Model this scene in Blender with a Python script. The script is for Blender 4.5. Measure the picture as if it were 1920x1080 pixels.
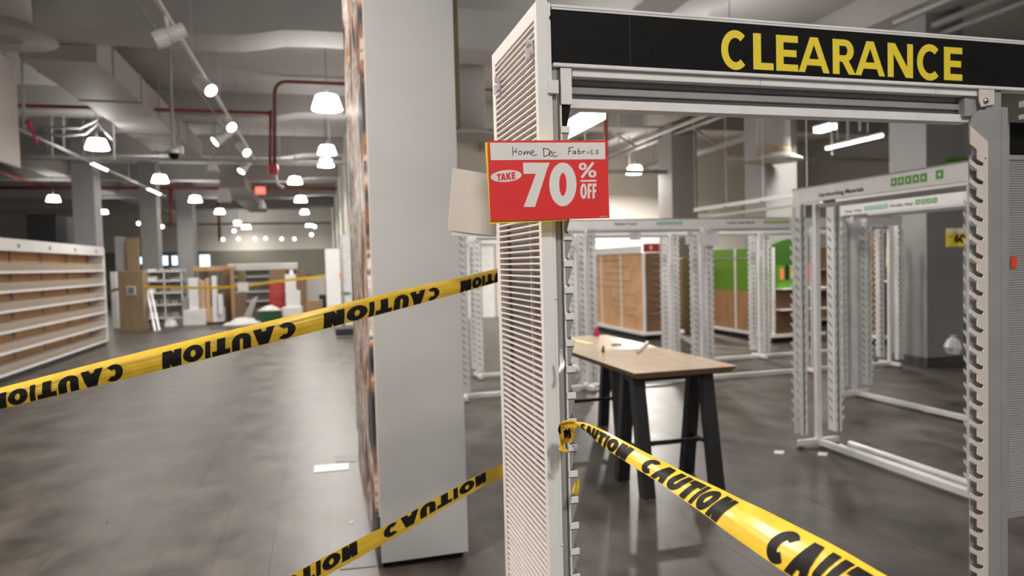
import bpy, bmesh, math, random
from mathutils import Vector, Matrix
random.seed(7)
for o in list(bpy.data.objects): bpy.data.objects.remove(o)
scene = bpy.context.scene
COL = scene.collection

# ------------------------------------------------------------------ camera
F = 1300.0; H = 1.6
YAW = math.atan(357 / F); PITCH = math.atan(48 / F); ROLL = 0.026
FW = Vector((math.sin(YAW) * math.cos(PITCH), math.cos(YAW) * math.cos(PITCH), -math.sin(PITCH)))
_R = Vector((math.cos(YAW), -math.sin(YAW), 0)); _U = _R.cross(FW)
IX = math.cos(ROLL) * _R - math.sin(ROLL) * _U
IU = math.sin(ROLL) * _R + math.cos(ROLL) * _U
CAM = Vector((0, 0, H))
cam = bpy.data.cameras.new('camera'); camo = bpy.data.objects.new('camera', cam); COL.objects.link(camo)
M = Matrix((IX, IU, -FW)).transposed().to_4x4(); M.translation = CAM
camo.matrix_world = M
cam.sensor_fit = 'HORIZONTAL'; cam.sensor_width = 36; cam.lens = F / 1920 * 36
cam.clip_start = 0.05; cam.clip_end = 200
cam.dof.use_dof = True; cam.dof.focus_distance = 1.5; cam.dof.aperture_fstop = 3.5
scene.camera = camo

# ------------------------------------------------------------------ world / light / exposure
w = bpy.data.worlds.new('world'); scene.world = w; w.use_nodes = True
bg = w.node_tree.nodes['Background']; bg.inputs[0].default_value = (1.0, 0.97, 0.94, 1); bg.inputs[1].default_value = 0.30  # even ambient added as fill, entering by the unbuilt side behind the camera
scene.view_settings.view_transform = 'Standard'; scene.view_settings.look = 'None'
scene.view_settings.gamma = 1; scene.view_settings.use_curve_mapping = False
scene.view_settings.exposure = 0.12

def ray(x, y): return IX * ((x - 960) / F) - IU * ((y - 540) / F) + FW
def onZ(x, y, z=0.0): d = ray(x, y); return CAM + d * ((z - H) / d.z)
def onY(x, y, Y): d = ray(x, y); return CAM + d * (Y / d.y)
def onX(x, y, X): d = ray(x, y); return CAM + d * (X / d.x)
def atD(x, y, D): return CAM + ray(x, y) * D

# ------------------------------------------------------------------ materials
MATS = {}
def mat(name, col, rough=0.5, metal=0.0, var=0.06, scale=8.0, bump=0.0, emit=None, estr=0.0, trans=0.0, alpha=1.0, spec=0.5, stretch=None):
    m = bpy.data.materials.new(name); m.use_nodes = True; nt = m.node_tree; b = nt.nodes['Principled BSDF']
    b.inputs['Roughness'].default_value = rough; b.inputs['Metallic'].default_value = metal
    b.inputs['Specular IOR Level'].default_value = spec
    tc = nt.nodes.new('ShaderNodeTexCoord'); n = nt.nodes.new('ShaderNodeTexNoise'); n.inputs['Scale'].default_value = scale
    n.inputs['Detail'].default_value = 5
    src = tc.outputs['Object']
    if stretch:
        mp = nt.nodes.new('ShaderNodeMapping'); mp.inputs['Scale'].default_value = stretch
        nt.links.new(src, mp.inputs[0]); src = mp.outputs[0]
    nt.links.new(src, n.inputs['Vector'])
    r = nt.nodes.new('ShaderNodeValToRGB'); nt.links.new(n.outputs['Fac'], r.inputs[0])
    c0 = [max(0, c * (1 - var * 1.6)) for c in col]; c1 = [min(1, c * (1 + var * 1.6)) for c in col]
    r.color_ramp.elements[0].position = .3; r.color_ramp.elements[1].position = .7
    r.color_ramp.elements[0].color = (*c0, 1); r.color_ramp.elements[1].color = (*c1, 1)
    nt.links.new(r.outputs[0], b.inputs['Base Color'])
    if bump:
        bp = nt.nodes.new('ShaderNodeBump'); bp.inputs['Strength'].default_value = bump; bp.inputs['Distance'].default_value = .004
        nt.links.new(n.outputs['Fac'], bp.inputs['Height']); nt.links.new(bp.outputs[0], b.inputs['Normal'])
    if emit:
        b.inputs['Emission Color'].default_value = (*emit, 1); b.inputs['Emission Strength'].default_value = estr
    if trans: b.inputs['Transmission Weight'].default_value = trans
    if alpha < 1: b.inputs['Alpha'].default_value = alpha
    MATS[name] = m; return m

white = mat('white_enamel', (.74, .73, .725), .38, var=.03, scale=14)
whitew = mat('warm_white_panel', (.64, .575, .545), .45, var=.03, scale=10)
cream = mat('cream_plate', (.66, .59, .545), .45, var=.03, scale=12)
grey = mat('grey_enamel', (.29, .285, .278), .4, var=.04, scale=12)
dgrey = mat('dark_grey_metal', (.09, .09, .095), .45, var=.08)
black = mat('black_vinyl', (.006, .006, .006), .55, var=.15, scale=30, spec=.12)
blackm = mat('black_paint', (.016, .016, .018), .5, var=.15)
ink = mat('black_ink', (.010, .009, .008), .5, var=.1, spec=.15)
yellowL = mat('yellow_lettering', (.80, .62, .02), .45, var=.03)
tapeY = mat('yellow_tape', (.66, .43, .035), .32, var=.07, scale=25, stretch=(1, 1, 1), spec=.4)
cardY = mat('yellow_card', (.86, .66, .03), .5, var=.03)
red = mat('red_card', (.72, .028, .028), .38, var=.03, scale=6)
redpipe = mat('red_pipe', (.22, .045, .03), .5, var=.12)
redcap = mat('red_fitting', (.5, .03, .02), .4)
paper = mat('white_paper', (.72, .70, .68), .6, var=.02)
card = mat('cream_card', (.66, .61, .56), .6, var=.03, scale=3)
colgrey = mat('grey_painted_board', (.405, .397, .388), .6, var=.025, scale=2.5, bump=.05)
edge = mat('cream_edge', (.55, .47, .40), .6)
woodedge = mat('raw_wood', (.27, .19, .11), .6, var=.15, scale=6, stretch=(8, 8, .6))
tabletop = mat('pale_oak_laminate', (.60, .46, .32), .24, var=.05, scale=4, stretch=(6, 1, 6))
tableedge = mat('oak_edge_band', (.26, .16, .085), .45, var=.1, scale=6, stretch=(6, 1, 8))
peg = mat('pegboard_hardboard', (.36, .20, .10), .55, var=.08, scale=3, stretch=(3, 3, .5))
pegd = mat('dark_hardboard', (.17, .095, .045), .55, var=.08, scale=3)
pegl = mat('light_orange_backboard', (.62, .35, .16), .55, var=.1, scale=3)
oak = mat('oak_panel', (.30, .21, .12), .55, var=.08, scale=3, stretch=(6, 6, .6))
green = mat('green_panel', (.10, .27, .015), .5, var=.04)
dgreen = mat('green_plastic', (.01, .10, .03), .5)
iconG = mat('green_icon', (.11, .33, .07), .5)
iconT = mat('teal_icon', (.22, .45, .36), .5)
iconL = mat('lime_icon', (.32, .45, .06), .5)
ceilm = mat('painted_ceiling', (.43, .415, .40), .8, var=.08, scale=.6, bump=.1)
beamm = mat('painted_beam', (.42, .40, .385), .8, var=.06, scale=.8)
ductm = mat('painted_duct', (.36, .33, .31), .6, var=.05, scale=1.0)
pipew = mat('pale_conduit', (.42, .41, .40), .5)
wallc = mat('cream_wall', (.62, .59, .53), .7, var=.02, scale=.5)
wallg = mat('grey_wall', (.30, .295, .285), .7, var=.03, scale=.5)
wallo = mat('olive_wall', (.22, .21, .17), .7, var=.03, scale=.5)
colm = mat('grey_column_paint', (.31, .305, .30), .65, var=.03, scale=1)
lampm = mat('lit_lamp_shade', (.9, .9, .88), .4, emit=(1, .97, .93), estr=26)
globem = mat('lit_globe', (.9, .9, .88), .4, emit=(1, .97, .93), estr=6)
tubem = mat('lit_tube', (.9, .9, .9), .4, emit=(1, .98, .95), estr=9)
screenm = mat('lit_screen', (.3, .4, .5), .3, emit=(.62, .82, 1.0), estr=2.0)
exitm = mat('lit_exit_sign', (.6, .1, .08), .4, emit=(1, .16, .12), estr=1.3)
pinkm = mat('pink_ribbon', (.65, .03, .17), .5)
clear = mat('clear_plastic', (.80, .78, .82), .15, var=.02, trans=.55)
acryl = mat('clear_acrylic', (.70, .60, .50), .25, var=.02, alpha=.26)
orange = mat('orange_sticker', (.85, .25, .08), .5)
redst = mat('red_sticker', (.75, .06, .03), .5)
steel = mat('steel', (.5, .5, .5), .25, metal=1)
plate = mat('floor_plate', (.12, .12, .118), .5)
cardboard = mat('cardboard', (.34, .21, .12), .7, var=.06)
ribm = mat('grey_ribbed_panel', (.30, .30, .30), .5, var=.03)
redbin = mat('red_plastic', (.60, .035, .03), .45)
yellsp = mat('yellow_dot', (.55, .42, .05), .5)
bagm = mat('yellow_bag', (.5, .36, .13), .6, var=.2, scale=12)
tealm = mat('teal_card', (.10, .17, .14), .6)

# mural: abstract brown / white / charcoal vertical patches
def mural_mat():
    m = bpy.data.materials.new('photo_mural'); m.use_nodes = True; nt = m.node_tree; b = nt.nodes['Principled BSDF']
    b.inputs['Roughness'].default_value = .45
    tc = nt.nodes.new('ShaderNodeTexCoord'); mp = nt.nodes.new('ShaderNodeMapping'); mp.inputs['Scale'].default_value = (1, 1.2, 1.3)
    n = nt.nodes.new('ShaderNodeTexNoise'); n.inputs['Scale'].default_value = 2.2; n.inputs['Detail'].default_value = 6; n.inputs['Distortion'].default_value = .6
    r = nt.nodes.new('ShaderNodeValToRGB'); cr = r.color_ramp
    cr.elements[0].position = .30; cr.elements[0].color = (.015, .014, .016, 1)
    cr.elements[1].position = .72; cr.elements[1].color = (.70, .62, .55, 1)
    for p_, c_ in ((.40, (.05, .055, .07, 1)), (.46, (.40, .17, .08, 1)), (.49, (.62, .50, .42, 1)), (.53, (.10, .08, .08, 1)), (.58, (.75, .68, .62, 1)), (.65, (.28, .16, .10, 1))):
        e = cr.elements.new(p_); e.color = c_
    nt.links.new(tc.outputs['Object'], mp.inputs[0]); nt.links.new(mp.outputs[0], n.inputs['Vector'])
    nt.links.new(n.outputs['Fac'], r.inputs[0]); nt.links.new(r.outputs[0], b.inputs['Base Color'])
    return m
mural = mural_mat()

def plank_mat():
    m = bpy.data.materials.new('grey_vinyl_plank'); m.use_nodes = True; nt = m.node_tree; b = nt.nodes['Principled BSDF']
    g = nt.nodes.new('ShaderNodeNewGeometry'); oi = nt.nodes.new('ShaderNodeObjectInfo')
    mp = nt.nodes.new('ShaderNodeMapping'); mp.inputs['Scale'].default_value = (1.0, .8, 1)
    n = nt.nodes.new('ShaderNodeTexNoise'); n.inputs['Scale'].default_value = 2.6; n.inputs['Detail'].default_value = 7; n.inputs['Roughness'].default_value = .62
    n2 = nt.nodes.new('ShaderNodeTexNoise'); n2.inputs['Scale'].default_value = 26; n2.inputs['Detail'].default_value = 3
    mp2 = nt.nodes.new('ShaderNodeMapping'); mp2.inputs['Scale'].default_value = (1.0, .12, 1)
    nt.links.new(g.outputs['Position'], mp.inputs[0]); nt.links.new(mp.outputs[0], n.inputs['Vector'])
    nt.links.new(g.outputs['Position'], mp2.inputs[0]); nt.links.new(mp2.outputs[0], n2.inputs['Vector'])
    r = nt.nodes.new('ShaderNodeValToRGB'); cr = r.color_ramp
    cr.elements[0].position = .33; cr.elements[0].color = (.034, .027, .022, 1)
    cr.elements[1].position = .68; cr.elements[1].color = (.140, .118, .101, 1)
    nt.links.new(n.outputs['Fac'], r.inputs[0])
    mx = nt.nodes.new('ShaderNodeMixRGB'); mx.blend_type = 'MULTIPLY'; mx.inputs[0].default_value = .35
    nt.links.new(r.outputs[0], mx.inputs[1]); nt.links.new(n2.outputs['Fac'], mx.inputs[2])
    hs = nt.nodes.new('ShaderNodeHueSaturation'); mr = nt.nodes.new('ShaderNodeMapRange')
    mr.inputs[3].default_value = .95; mr.inputs[4].default_value = 1.05
    nt.links.new(oi.outputs['Random'], mr.inputs[0]); nt.links.new(mr.outputs[0], hs.inputs['Value'])
    nt.links.new(mx.outputs[0], hs.inputs['Color']); nt.links.new(hs.outputs[0], b.inputs['Base Color'])
    rr = nt.nodes.new('ShaderNodeMapRange'); rr.inputs[3].default_value = .32; rr.inputs[4].default_value = .5
    nt.links.new(n.outputs['Fac'], rr.inputs[0]); nt.links.new(rr.outputs[0], b.inputs['Roughness'])
    bp = nt.nodes.new('ShaderNodeBump'); bp.inputs['Strength'].default_value = .06; bp.inputs['Distance'].default_value = .002; b.inputs['Specular IOR Level'].default_value = .38
    nt.links.new(n2.outputs['Fac'], bp.inputs['Height']); nt.links.new(bp.outputs[0], b.inputs['Normal'])
    return m
plankm = plank_mat()

# ------------------------------------------------------------------ helpers
def tag(o, label=None, cat=None, group=None, kind=None):
    if label: o['label'] = label
    if cat: o['category'] = cat
    if group: o['group'] = group
    if kind: o['kind'] = kind
    return o
def empty(name, loc, label=None, cat=None, group=None, rz=0.0):
    o = bpy.data.objects.new(name, None); COL.objects.link(o); o.location = loc; o.rotation_euler = (0, 0, rz)
    o.empty_display_size = .1
    return tag(o, label, cat, group)
def wloc(o):
    v = Vector((0, 0, 0))
    while o: v += o.location; o = o.parent
    return v
class MB:
    def __init__(s): s.v = []; s.f = []
    def quad(s, *p):
        n = len(s.v); s.v += [Vector(q) for q in p]; s.f.append(tuple(range(n, n + len(p)))); return s
    def box(s, x0, x1, y0, y1, z0, z1):
        n = len(s.v)
        for z in (z0, z1):
            for x, y in ((x0, y0), (x1, y0), (x1, y1), (x0, y1)): s.v.append(Vector((x, y, z)))
        for f in ((3, 2, 1, 0), (4, 5, 6, 7), (0, 1, 5, 4), (1, 2, 6, 5), (2, 3, 7, 6), (3, 0, 4, 7)): s.f.append(tuple(n + i for i in f))
        return s
    def obox(s, c, ax, ay, az, dx, dy, dz):
        n = len(s.v); c = Vector(c); ax, ay, az = Vector(ax).normalized(), Vector(ay).normalized(), Vector(az).normalized()
        for k in (-.5, .5):
            for i, j in ((-.5, -.5), (.5, -.5), (.5, .5), (-.5, .5)): s.v.append(c + ax * dx * i + ay * dy * j + az * dz * k)
        for f in ((3, 2, 1, 0), (4, 5, 6, 7), (0, 1, 5, 4), (1, 2, 6, 5), (2, 3, 7, 6), (3, 0, 4, 7)): s.f.append(tuple(n + i for i in f))
        return s
    def bar(s, p0, p1, wd, dp, up=(0, 0, 1)):
        p0, p1 = Vector(p0), Vector(p1); d = p1 - p0; a = d.normalized(); u = Vector(up)
        if abs(a.dot(u)) > .98: u = Vector((0, 1, 0))
        b = a.cross(u).normalized(); c = b.cross(a)
        return s.obox((p0 + p1) / 2, a, b, c, d.length, wd, dp)
    def prism(s, poly, off):
        n = len(s.v); k = len(poly); off = Vector(off)
        s.v += [Vector(p) for p in poly] + [Vector(p) + off for p in poly]
        s.f.append(tuple(range(n + k - 1, n - 1, -1))); s.f.append(tuple(range(n + k, n + 2 * k)))
        for i in range(k): j = (i + 1) % k; s.f.append((n + i, n + j, n + k + j, n + k + i))
        return s
    def tube(s, pts, r, seg=8, cap=True):
        pts = [Vector(p) for p in pts]; n0 = len(s.v); prev = None
        for i, p in enumerate(pts):
            t = (pts[min(i + 1, len(pts) - 1)] - pts[max(i - 1, 0)]).normalized()
            u = Vector((0, 0, 1)) if abs(t.z) < .9 else Vector((1, 0, 0))
            if prev is not None: u = prev
            b = t.cross(u).normalized(); u = b.cross(t).normalized(); prev = u
            rr = r[i] if isinstance(r, (list, tuple)) else r
            for k in range(seg):
                a = 2 * math.pi * k / seg; s.v.append(p + (b * math.cos(a) + u * math.sin(a)) * rr)
        for i in range(len(pts) - 1):
            for k in range(seg):
                a = n0 + i * seg + k; b_ = n0 + i * seg + (k + 1) % seg
                s.f.append((a, b_, b_ + seg, a + seg))
        if cap:
            s.f.append(tuple(n0 + k for k in range(seg - 1, -1, -1)))
            m = n0 + (len(pts) - 1) * seg; s.f.append(tuple(m + k for k in range(seg)))
        return s
    def lathe(s, prof, c, seg=20, axis=(0, 0, 1)):
        c = Vector(c); az = Vector(axis).normalized(); u = Vector((1, 0, 0)) if abs(az.x) < .9 else Vector((0, 1, 0))
        ay = az.cross(u).normalized(); ax = ay.cross(az); n0 = len(s.v)
        for r, z in prof:
            for k in range(seg):
                a = 2 * math.pi * k / seg; s.v.append(c + az * z + (ax * math.cos(a) + ay * math.sin(a)) * r)
        for i in range(len(prof) - 1):
            for k in range(seg):
                a = n0 + i * seg + k; b_ = n0 + i * seg + (k + 1) % seg
                s.f.append((a, b_, b_ + seg, a + seg))
        if prof[0][0] > 1e-4: s.f.append(tuple(n0 + k for k in range(seg - 1, -1, -1)))
        m = n0 + (len(prof) - 1) * seg
        if prof[-1][0] > 1e-4: s.f.append(tuple(m + k for k in range(seg)))
        return s
    def build(s, name, m, parent=None, bevel=0, smooth=False, fix=False, local=False):
        me = bpy.data.meshes.new(name)
        if parent is not None:
            org = Vector((0, 0, 0)) if local else wloc(parent)
            loc = Vector((0, 0, 0))
        else:
            xs = [v.x for v in s.v]; ys = [v.y for v in s.v]; zs = [v.z for v in s.v]
            org = Vector(((min(xs) + max(xs)) / 2, (min(ys) + max(ys)) / 2, min(zs))); loc = org
        me.from_pydata([tuple(v - org) for v in s.v], [], s.f)
        if fix:
            bm = bmesh.new(); bm.from_mesh(me); bmesh.ops.recalc_face_normals(bm, faces=bm.faces); bm.to_mesh(me); bm.free()
        me.materials.append(m)
        if smooth:
            for p in me.polygons: p.use_smooth = True
        me.update()
        o = bpy.data.objects.new(name, me); COL.objects.link(o); o.location = loc
        if parent is not None: o.parent = parent
        if bevel:
            bv = o.modifiers.new('bevel', 'BEVEL'); bv.width = bevel; bv.segments = 2; bv.limit_method = 'ANGLE'
        return o
def copy_tree(o, parent=None):
    c = o.copy(); COL.objects.link(c); c.parent = parent
    for ch in list(o.children): copy_tree(ch, c)
    return c

# stroke letters -------------------------------------------------------------
def _rect(x0, y0, x1, y1, n=4, m=3):
    return [[(x0 + (x1 - x0) * i / n, y0 + (y1 - y0) * j / m) for i in range(n + 1)] for j in range(m + 1)]
def _para(xa, ya, xb, yb, wd, n=8):
    return [[(xa + (xb - xa) * j / n - wd / 2 + wd * i / 2, ya + (yb - ya) * j / n) for i in range(3)] for j in range(n + 1)]
def _arc(cx, cy, rx, ry, tx, ty, a0, a1, n=28):
    g = []
    for j in range(n + 1):
        a = math.radians(a0 + (a1 - a0) * j / n)
        g.append([(cx + (rx - tx * i / 2) * math.cos(a), cy + (ry - ty * i / 2) * math.sin(a)) for i in range(3)])
    return g
def glyph(ch, s=.21, t=.19):
    "unit box letter: list of grids of (x, y), 0..1 both ways"
    if ch == 'C': return [_arc(.52, .5, .52, .5, s * 1.1, t, 47, 313)]
    if ch == 'L': return [_rect(0, 0, s * 1.3, 1, 3, 8), _rect(s * 1.2, 0, 1, t, 6, 2)]
    if ch == 'E': return [_rect(0, 0, s * 1.25, 1, 3, 8), _rect(s * 1.2, 0, 1, t, 6, 2), _rect(s * 1.2, 1 - t, 1, 1, 6, 2), _rect(s * 1.2, .5 - t / 2, .93, .5 + t / 2, 6, 2)]
    if ch == 'F': return [_rect(0, 0, s * 1.4, 1, 3, 8), _rect(s * 1.2, 1 - t, 1, 1, 6, 2), _rect(s * 1.2, .45 - t / 2, .9, .45 + t / 2, 6, 2)]
    if ch == 'A': return [_para(s * .55, 0, .5 - s * .12, 1, s * 1.1), _para(1 - s * .55, 0, .5 + s * .12, 1, s * 1.1), _rect(.2, .2, .8, .2 + t * .95, 6, 2)]
    if ch == 'R': return [_rect(0, 0, s * 1.2, 1, 3, 8), _arc(.52, .68, .4, .32, s * 1.15, t * .95, -92, 92, 16), _rect(s * 1.1, 1 - t * .95, .54, 1, 4, 2), _rect(s * 1.1, .36, .54, .36 + t * .95, 4, 2), _para(1 - s * .62, 0, .52, .42, s * 1.25)]
    if ch == 'N': return [_rect(0, 0, s * 1.1, 1, 3, 8), _rect(1 - s * 1.1, 0, 1, 1, 3, 8), _para(1 - s * .7, 0, s * .7, 1, s * 1.35)]
    if ch == 'U': return [_rect(0, .38, s * 1.1, 1, 3, 6), _rect(1 - s * 1.1, .38, 1, 1, 3, 6), _arc(.5, .4, .5, .4, s * 1.1, t, 180, 360, 18)]
    if ch == 'T': return [_rect(0, 1 - t, 1, 1, 8, 2), _rect(.5 - s * .6, 0, .5 + s * .6, 1 - t * .8, 3, 8)]
    if ch == 'I': return [_rect(0, 0, 1, 1, 3, 8)]
    if ch == 'O': return [_arc(.5, .5, .5, .5, s * 1.1, t, 0, 360, 40)]
    if ch == 'K': return [_rect(0, 0, s * 1.2, 1, 3, 8), _para(s * .9, .42, 1 - s * .6, 1, s * 1.4), _para(1 - s * .6, 0, s * 1.6, .56, s * 1.4)]
    return []
ADV = dict(C=.9, A=1.0, U=.88, T=.85, I=.25, O=.98, N=.92, L=.7, E=.72, R=.85, K=.85, F=.68)
def grids_to(mb, grids, fn):
    for k, g in enumerate(grids):
        n = len(mb.v); w_ = len(g[0])
        for row in g:
            for q in row:
                p = fn(*q); mb.v.append(p + (CAM - p).normalized() * (.00012 * (k % 5)))
        for j in range(len(g) - 1):
            for i in range(w_ - 1): mb.f.append((n + j * w_ + i, n + j * w_ + i + 1, n + (j + 1) * w_ + i + 1, n + (j + 1) * w_ + i))
def word_grids(word, gap=.14, s=.24, t=.22):
    tot = sum(ADV[c] for c in word) + gap * (len(word) - 1); out = []; x = 0
    for c in word:
        a = ADV[c]; out.append([[[((x + q[0] * a) / tot, q[1]) for q in r] for r in g] for g in glyph(c, s / a if c != 'I' else .5, t)]); x += a + gap
    return [g for l in out for g in l]

_tc = {}
def text_mesh(txt, bold=.0):
    k = (txt, bold)
    if k in _tc: return _tc[k]
    cu = bpy.data.curves.new('t', 'FONT'); cu.body = txt; cu.offset = bold; cu.resolution_u = 2
    ob = bpy.data.objects.new('t', cu); COL.objects.link(ob)
    dg = bpy.context.evaluated_depsgraph_get(); me = bpy.data.meshes.new_from_object(ob.evaluated_get(dg))
    vs = [v.co.copy() for v in me.vertices]; fs = [tuple(p.vertices) for p in me.polygons]
    bpy.data.objects.remove(ob); bpy.data.meshes.remove(me)
    x0 = min(v.x for v in vs); x1 = max(v.x for v in vs); y0 = min(v.y for v in vs); y1 = max(v.y for v in vs)
    vs = [((v.x - x0) / (x1 - x0), (v.y - y0) / (y1 - y0)) for v in vs]
    _tc[k] = (vs, fs); return _tc[k]
def text_to(mb, txt, fn, bold=.0):
    vs, fs = text_mesh(txt, bold); n = len(mb.v)
    mb.v += [Vector(fn(*q)) for q in vs]; mb.f += [tuple(n + i for i in f) for f in fs]
def bil(a, b, c, d):
    "bilinear map: a bottom-left, b bottom-right, c top-right, d top-left"
    a, b, c, d = map(Vector, (a, b, c, d))
    return lambda u, v: (a * (1 - u) + b * u) * (1 - v) + (d * (1 - u) + c * u) * v

# ================================================================== STRUCTURE
ZC = 5.3
# floor of vinyl planks
fl = MB().box(-16, 16, -7, 47, -.12, -.006).build('floor', mat('subfloor', (.05, .048, .045), .7)); tag(fl, 'grey wood-look vinyl plank floor of the empty store', 'floor', kind='structure')
PW, PL, GAP = .3048, .9144, .0011
pm = MB().box(-PW / 2 + GAP / 2, PW / 2 - GAP / 2, -PL / 2 + GAP / 2, PL / 2 - GAP / 2, -.006, 0)
pme = None; far = MB(); cnt = 0; cand = []
for i in range(-50, 52):
    X = -.018 + (i + .5) * PW; off = (i * 0.37 % 1) * PL
    for j in range(-7, 52):
        Y = j * PL + off
        if Y > 46.4 or Y < -6: continue
        cand.append((X, Y))
def vis(c):
    d = Vector((c[0], c[1], 0)) - CAM; z = d.dot(FW)
    if z < .5: return None
    x = 960 + F * d.dot(IX) / z; y = 540 - F * d.dot(IU) / z
    return z if (-120 < x < 2040 and y < 1200) else None
cv = sorted((vis(c), c) for c in cand if vis(c)); near = set(c for _, c in cv[:300])
for (X, Y) in cand:
    if (X, Y) in near:
        if pme is None:
            o = pm.build('plank', plankm, fl, local=True); pme = o.data
        else:
            o = bpy.data.objects.new('plank', pme); COL.objects.link(o); o.parent = fl
        o.location = (X - fl.location.x, Y - fl.location.y, -fl.location.z + random.uniform(-.0004, .0004))
    else:
        far.box(X - PW / 2 + GAP / 2, X + PW / 2 - GAP / 2, Y - PL / 2 + GAP / 2, Y + PL / 2 - GAP / 2, -.006, 0)
tag(far.build('plank_field', plankm, fl), kind='stuff')

# ceiling slab with beams
ce = MB().box(-16, 16, -7, 47, ZC, ZC + .2).build('ceiling', ceilm); tag(ce, 'grey painted concrete ceiling slab with dropped beams', 'ceiling', kind='structure')
NB = 0
for yb, zb, dd in ((10.0, 4.72, .75), (15.6, 4.8, .6), (20.6, 4.72, .75), (26.3, 4.75, .6), (32, 4.7, .7), (38, 4.7, .7)):
    prof = [(-16, zb)]
    for k in range(13):
        t = k / 12; x = -1.6 + 3.6 * t; prof.append((x, zb + .13 * math.sin(math.pi * t) - (.06 * math.sin(math.pi * min(1, t * 3)) if t < .34 else 0)))
    prof += [(16, zb), (16, ZC), (-16, ZC)]
    NB += 1; tag(MB().prism([(x, yb, z) for x, z in prof], (0, dd, 0)).build('trim_%d' % NB, beamm, fix=True), 'painted cross beam under the ceiling, number %d from the storefront' % NB, 'beam', kind='structure')
for xb, wb in ((4.6, .5), (7.7, .6), (-8.6, .6)):
    NB += 1; tag(MB().box(xb, xb + wb, 3, 44, 4.85, ZC - .001).build('trim_%d' % NB, beamm), 'painted long beam running away under the ceiling %s' % ('over the racks' if xb == 4.6 else 'over the square columns' if xb > 5 else 'beyond the shelf unit'), 'beam', kind='structure')

# walls
def struct(name, mb, m, label, cat='wall', parent=None, **k):
    o = mb.build(name, m, parent, **k)
    if parent is None: tag(o, label, cat, kind='structure')
    return o
wb = struct('wall_back', MB().box(-16, 3, 45, 45.2, 0, ZC), wallc, 'far back wall, cream above an olive band')
MB().box(-16, 3, 44.95, 44.999, 0, 2.75).build('olive_band', wallo, wb)
wr = struct('wall_back_right', MB().box(.75, 16, 20, 20.2, 0, ZC), wallc, 'bright cream wall behind the sewing displays')
struct('wall_partition', MB().box(.75, .95, 20.2, 45, 0, ZC), wallc, 'cream side partition running to the far back wall')
struct('wall_right', MB().box(15.8, 16, -7, 20, 0, ZC), wallg, 'grey side wall beyond the fabric racks')
struct('wall_left', MB().box(-16, -15.8, -7, 45, 0, ZC), wallg, 'grey wall behind the tall black cabinet')
d1 = struct('door_1', MB().box(3.9, 4.95, 19.93, 19.999, .0, 2.1), mat('door_grey', (.52, .52, .51), .5), 'pale grey door in the cream wall', 'door')
MB().box(3.82, 3.9, 19.92, 19.999, 0, 2.18).box(4.95, 5.03, 19.92, 19.999, 0, 2.18).box(3.9, 4.95, 19.92, 19.999, 2.1, 2.18).build('door_frame', grey, d1)
MB().box(4.0, 4.08, 19.86, 19.93, 1.0, 1.1).build('door_handle', steel, d1)

# structural columns
def column(x0, x1, y0, y1, label):
    c = empty('structural_column', ((x0 + x1) / 2, (y0 + y1) / 2, 0), label, 'column', 'square structural columns')
    MB().box(x0, x1, y0, y1, 0, ZC).build('shaft', colm, c, bevel=.01)
    MB().box(x0 - .012, x1 + .012, y0 - .012, y1 + .012, 0, .12).build('base_trim', dgrey, c)
    return c
column(onY(136, 400, 18.4).x, onY(178, 400, 18.4).x, 18.4, 18.95, 'square grey column standing behind the long divided shelf unit')
column(onY(263, 430, 24.2).x, onY(295, 430, 24.2).x, 24.2, 24.8, 'square grey column behind the oak cupboard with the square label')
column(onY(333, 460, 28.6).x, onY(363, 460, 28.6).x, 28.6, 29.4, 'square grey column beside the lit blue-white screen')
column(8.25, 8.95, 15.2, 15.9, 'square grey column against the bright cream wall')
column(8.3, 9.0, 11.6, 12.3, 'square grey column behind the round ceiling duct outlet')
column(8.1, 8.75, 7.75, 8.4, 'square beige-grey column behind the vinyl racks')
column(.95, 1.45, 33, 33.6, 'slim cream-lit column at the end of the partition')

# ================================================================== CLEARANCE RACK
YC = 1.42
RK = empty('clearance_fabric_rack', (1.1, 1.6, 0), 'white metal fabric rack with louvred end panel and black clearance header', 'rack')
XF = .4565                                     # louvred face plane
ZT = 2.15; ZB = .10
YE = 1.805
# end panel frame (beige margins) and flange
ep = MB()
ep.box(XF, XF + .022, YC - .003, YC + .012, ZB, ZT)                # near margin
ep.box(XF, XF + .022, YE - .030, YE, ZB, ZT)                       # far margin
ep.box(XF, XF + .022, YC + .012, YE - .03, ZT - .035, ZT)
ep.box(XF, XF + .022, YC + .012, YE - .03, ZB, ZB + .05)
panel = ep.build('end_panel_frame', whitew, RK, bevel=.0015)
MB().box(XF + .020, XF + .0225, YC + .012, YE - .03, ZB + .05, ZT - .035).build('end_panel_back', mat('panel_backing', (.26, .23, .21), .6, var=.05, scale=20), panel)
sl = MB()
sl.prism([(XF + .0005, YC + .012, .0), (XF + .0095, YC + .012, -.0006), (XF + .0095, YC + .012, .0022), (XF + .0005, YC + .012, .0040)], (0, YE - YC - .042, 0))
zs = ZB + .06; k = 0; slat_me = None
while zs < ZT - .042:
    if slat_me is None:
        o = sl.build('slat', whitew, RK, fix=True, local=True)
        # local builder: shift to the parent's frame
        for v in o.data.vertices: v.co -= RK.location
        slat_me = o.data
    else:
        o = bpy.data.objects.new('slat', slat_me); COL.objects.link(o); o.parent = RK
    o.location = (0, 0, zs); zs += .0142
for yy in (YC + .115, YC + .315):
    MB().box(XF + .012, XF + .020, yy, yy + .007, ZB + .05, ZT - .035).build('slat_rib', mat('rib_shadow_grey%d' % int(yy * 100), (.2, .18, .17), .6) if yy > 1.6 else whitew, RK)
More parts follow.
